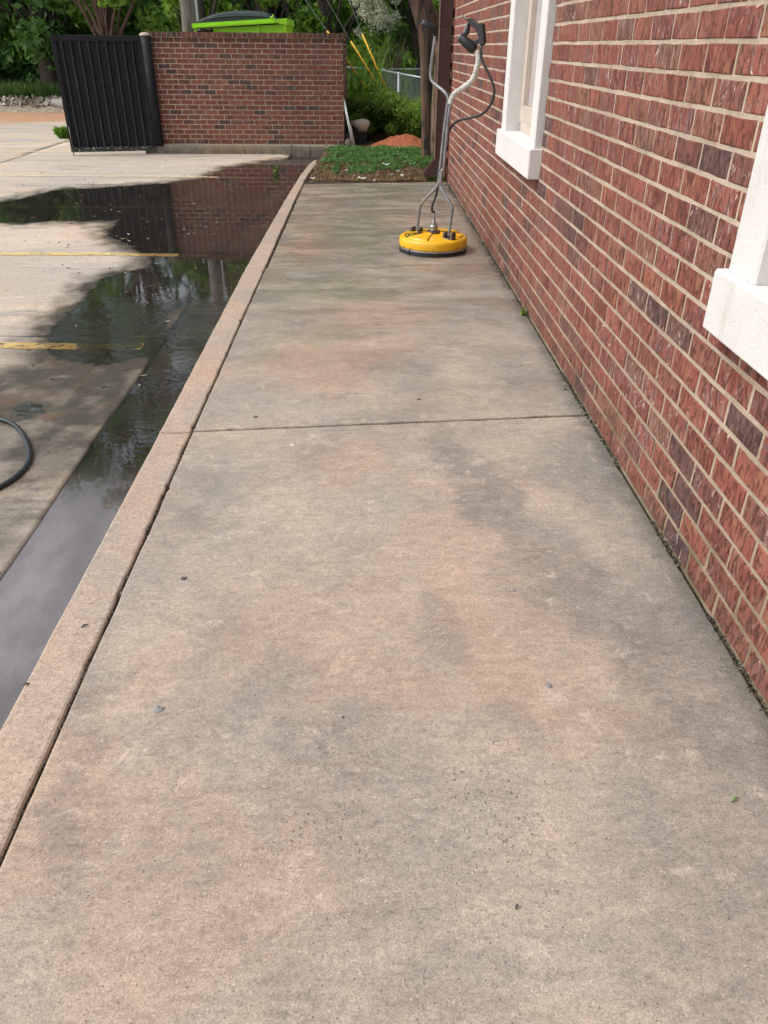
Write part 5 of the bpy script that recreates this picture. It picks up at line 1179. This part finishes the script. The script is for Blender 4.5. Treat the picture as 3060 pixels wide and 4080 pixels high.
# moss and grit along the foot of the wall and in the joints
r = np.random.RandomState(25)
N = 3400; Y = r.uniform(1.0, 9.4, N); X = .936-np.abs(r.normal(0, .013, N))*np.clip(Y/3.5, .5, 1.8); kk = fbm(X*0, Y, 1.7, 4, 91) > -.15; X, Y = X[kk], Y[kk]
gm = leaf_mat('wall_foot_grit', [(0, (.02, .018, .012)), (.6, (.07, .06, .042)), (.85, (.10, .095, .055)), (1, (.30, .26, .20))], 0, .95)
chips('wall_foot_debris', X, Y, np.full(len(X), .0010), .0048, gm, 211)
N = 2600; Y = r.uniform(.8, 9.2, N); X = -.697+r.normal(0, .0035, N); chips('joint_debris', X, Y, np.full(N, -.010)+.005*r.rand(N), .0038, gm, 212)
# leaf flecks floating on the puddle
N = 420; X, Y = r.uniform(-3.6, -.85, N), r.uniform(1.8, 10.6, N)
z_, _w = lot_h(X, Y); kk = ((z_ < ZW) | (X > -1.19)) & (r.rand(N) < np.clip(Y/7, .12, 1)); X, Y = X[kk], Y[kk]
chips('floating_flecks', X, Y, np.full(len(X), ZW+.001), .011, leaf_mat('flecks', [(0, (.05, .04, .02)), (.5, (.16, .10, .05)), (.8, (.35, .30, .2)), (1, (.7, .68, .6))], 0, .8), 213, flat=.05)
N = 260; X, Y = r.uniform(-4.5, -1.25, N), r.uniform(2.2, 12.8, N); z_, _w = lot_h(X, Y); kk = z_ > ZW+.001; chips('lot_litter', X[kk], Y[kk], z_[kk]+.002, .012, leaf_mat('litter', [(0, (.04, .025, .015)), (.7, (.12, .07, .04)), (1, (.3, .2, .12))], 0, .9), 214, flat=.05)
# twigs on the lot
for (x, y, L_, a_, lab) in ((612, 1142, .13, .3, 'short dark twig on the wet lot near the second yellow line'), (345, 1156, .09, .2, 'twig lying in the shallow part of the puddle')):
    p = atZ(x, y, ZL+.01); m = MB(); m.tube([(p[0]-L_/2*math.cos(a_), p[1]-L_/2*math.sin(a_), ZL+.010), (p[0], p[1]+.005, ZL+.014), (p[0]+L_/2*math.cos(a_), p[1]+L_/2*math.sin(a_), ZL+.009)], .004, 6); tag(m.build('twig', MT['bark_dark'], origin=(p[0], p[1], ZL)), lab, 'twig', 'twigs on the lot')
# gum spots, leaf bits and a pebble on the walk
def spot(x, y, s_, mat, label, seed, name='gum_spot', cat='gum spot', el=1.0, rot=0):
    q = random.Random(seed); p = dz(x, y, 0); m = MB(); n = 14; rr = [s_*(1+q.uniform(-.22, .22)) for _ in range(n)]
    def ringz(k, z): return [(p[0]+rr[j]*k*math.cos(2*math.pi*j/n+rot)*el, p[1]+rr[j]*k*math.sin(2*math.pi*j/n+rot), z) for j in range(n)]
    V = ringz(1, -.001)+ringz(.82, .0022)+ringz(.4, .003)+[(p[0], p[1], .0026)]
    F = [(k*n+j, k*n+(j+1) % n, (k+1)*n+(j+1) % n, (k+1)*n+j) for k in range(2) for j in range(n)]+[(2*n+j, 2*n+(j+1) % n, 3*n) for j in range(n)]
    m.add(V, F, True); return tag(m.build(name, mat, origin=(p[0], p[1], 0)), label, cat, 'marks and bits on the sidewalk')
spot(397, 1250, .0095, MT['gum'], 'dark flattened gum spot on the left side of the near slab', 1, el=1.1)
spot(343, 1533, .0120, MT['gum_pale'], 'pale grey gum spot on the left of the near slab', 2, el=1.1)
spot(1185, 1481, .0095, MT['gum_pale'], 'grey gum spot on the dark right side of the near slab', 3)
spot(1109, 1275, .0062, MT['gum_pale'], 'small grey gum spot below the dark damp patch', 4)
spot(552, 901, .0085, MT['gum'], 'dark gum spot just above the slab joint, left side', 5, el=1.2)
spot(905, 863, .0075, MT['gum'], 'small dark leaf bit just above the middle of the slab joint', 6, 'leaf_bit', 'leaf bit', 1.4)
spot(631, 962, .0062, MT['white_scrap'], 'tiny white chip just below the slab joint', 7, 'pale_chip', 'chip', 1.3)
spot(741, 1150+400, .003, MT['gum'], 'tiny dark speck in the middle of the near slab', 8, 'grit_speck', 'speck')
for (x, y, L_, a_, mat, lab, nm, ct) in ((1587, 1727, .022, .5, 'grass', 'single green grass blade on the right of the near slab', 'grass_blade', 'grass blade'), (1116, 1958+0, .012, 1.0, 'gum', 'dark splinter near the pitted patch of the near slab', 'splinter', 'splinter'), (183, 1352, .02, .6, 'bark_dark', 'small brown leaf scrap on the kerb', 'leaf_scrap', 'leaf scrap'), (57, 1478, .014, .2, 'gum', 'dark oval leaf scrap on the outer edge of the kerb', 'leaf_scrap', 'leaf scrap')):
    p = dz(x, y, .004); m = MB(); m.tube([(p[0]-L_/2*math.cos(a_), p[1]-L_/2*math.sin(a_), .003), (p[0], p[1], .008), (p[0]+L_/2*math.cos(a_), p[1]+L_/2*math.sin(a_), .004)], [.0012, .0028, .0006], 6)
    mt = MT[mat] if mat != 'grass' else simple('blade_green', (.10, .2, .04), .6, bump=0); tag(m.build(nm, mt, origin=(p[0], p[1], 0)), lab, ct)
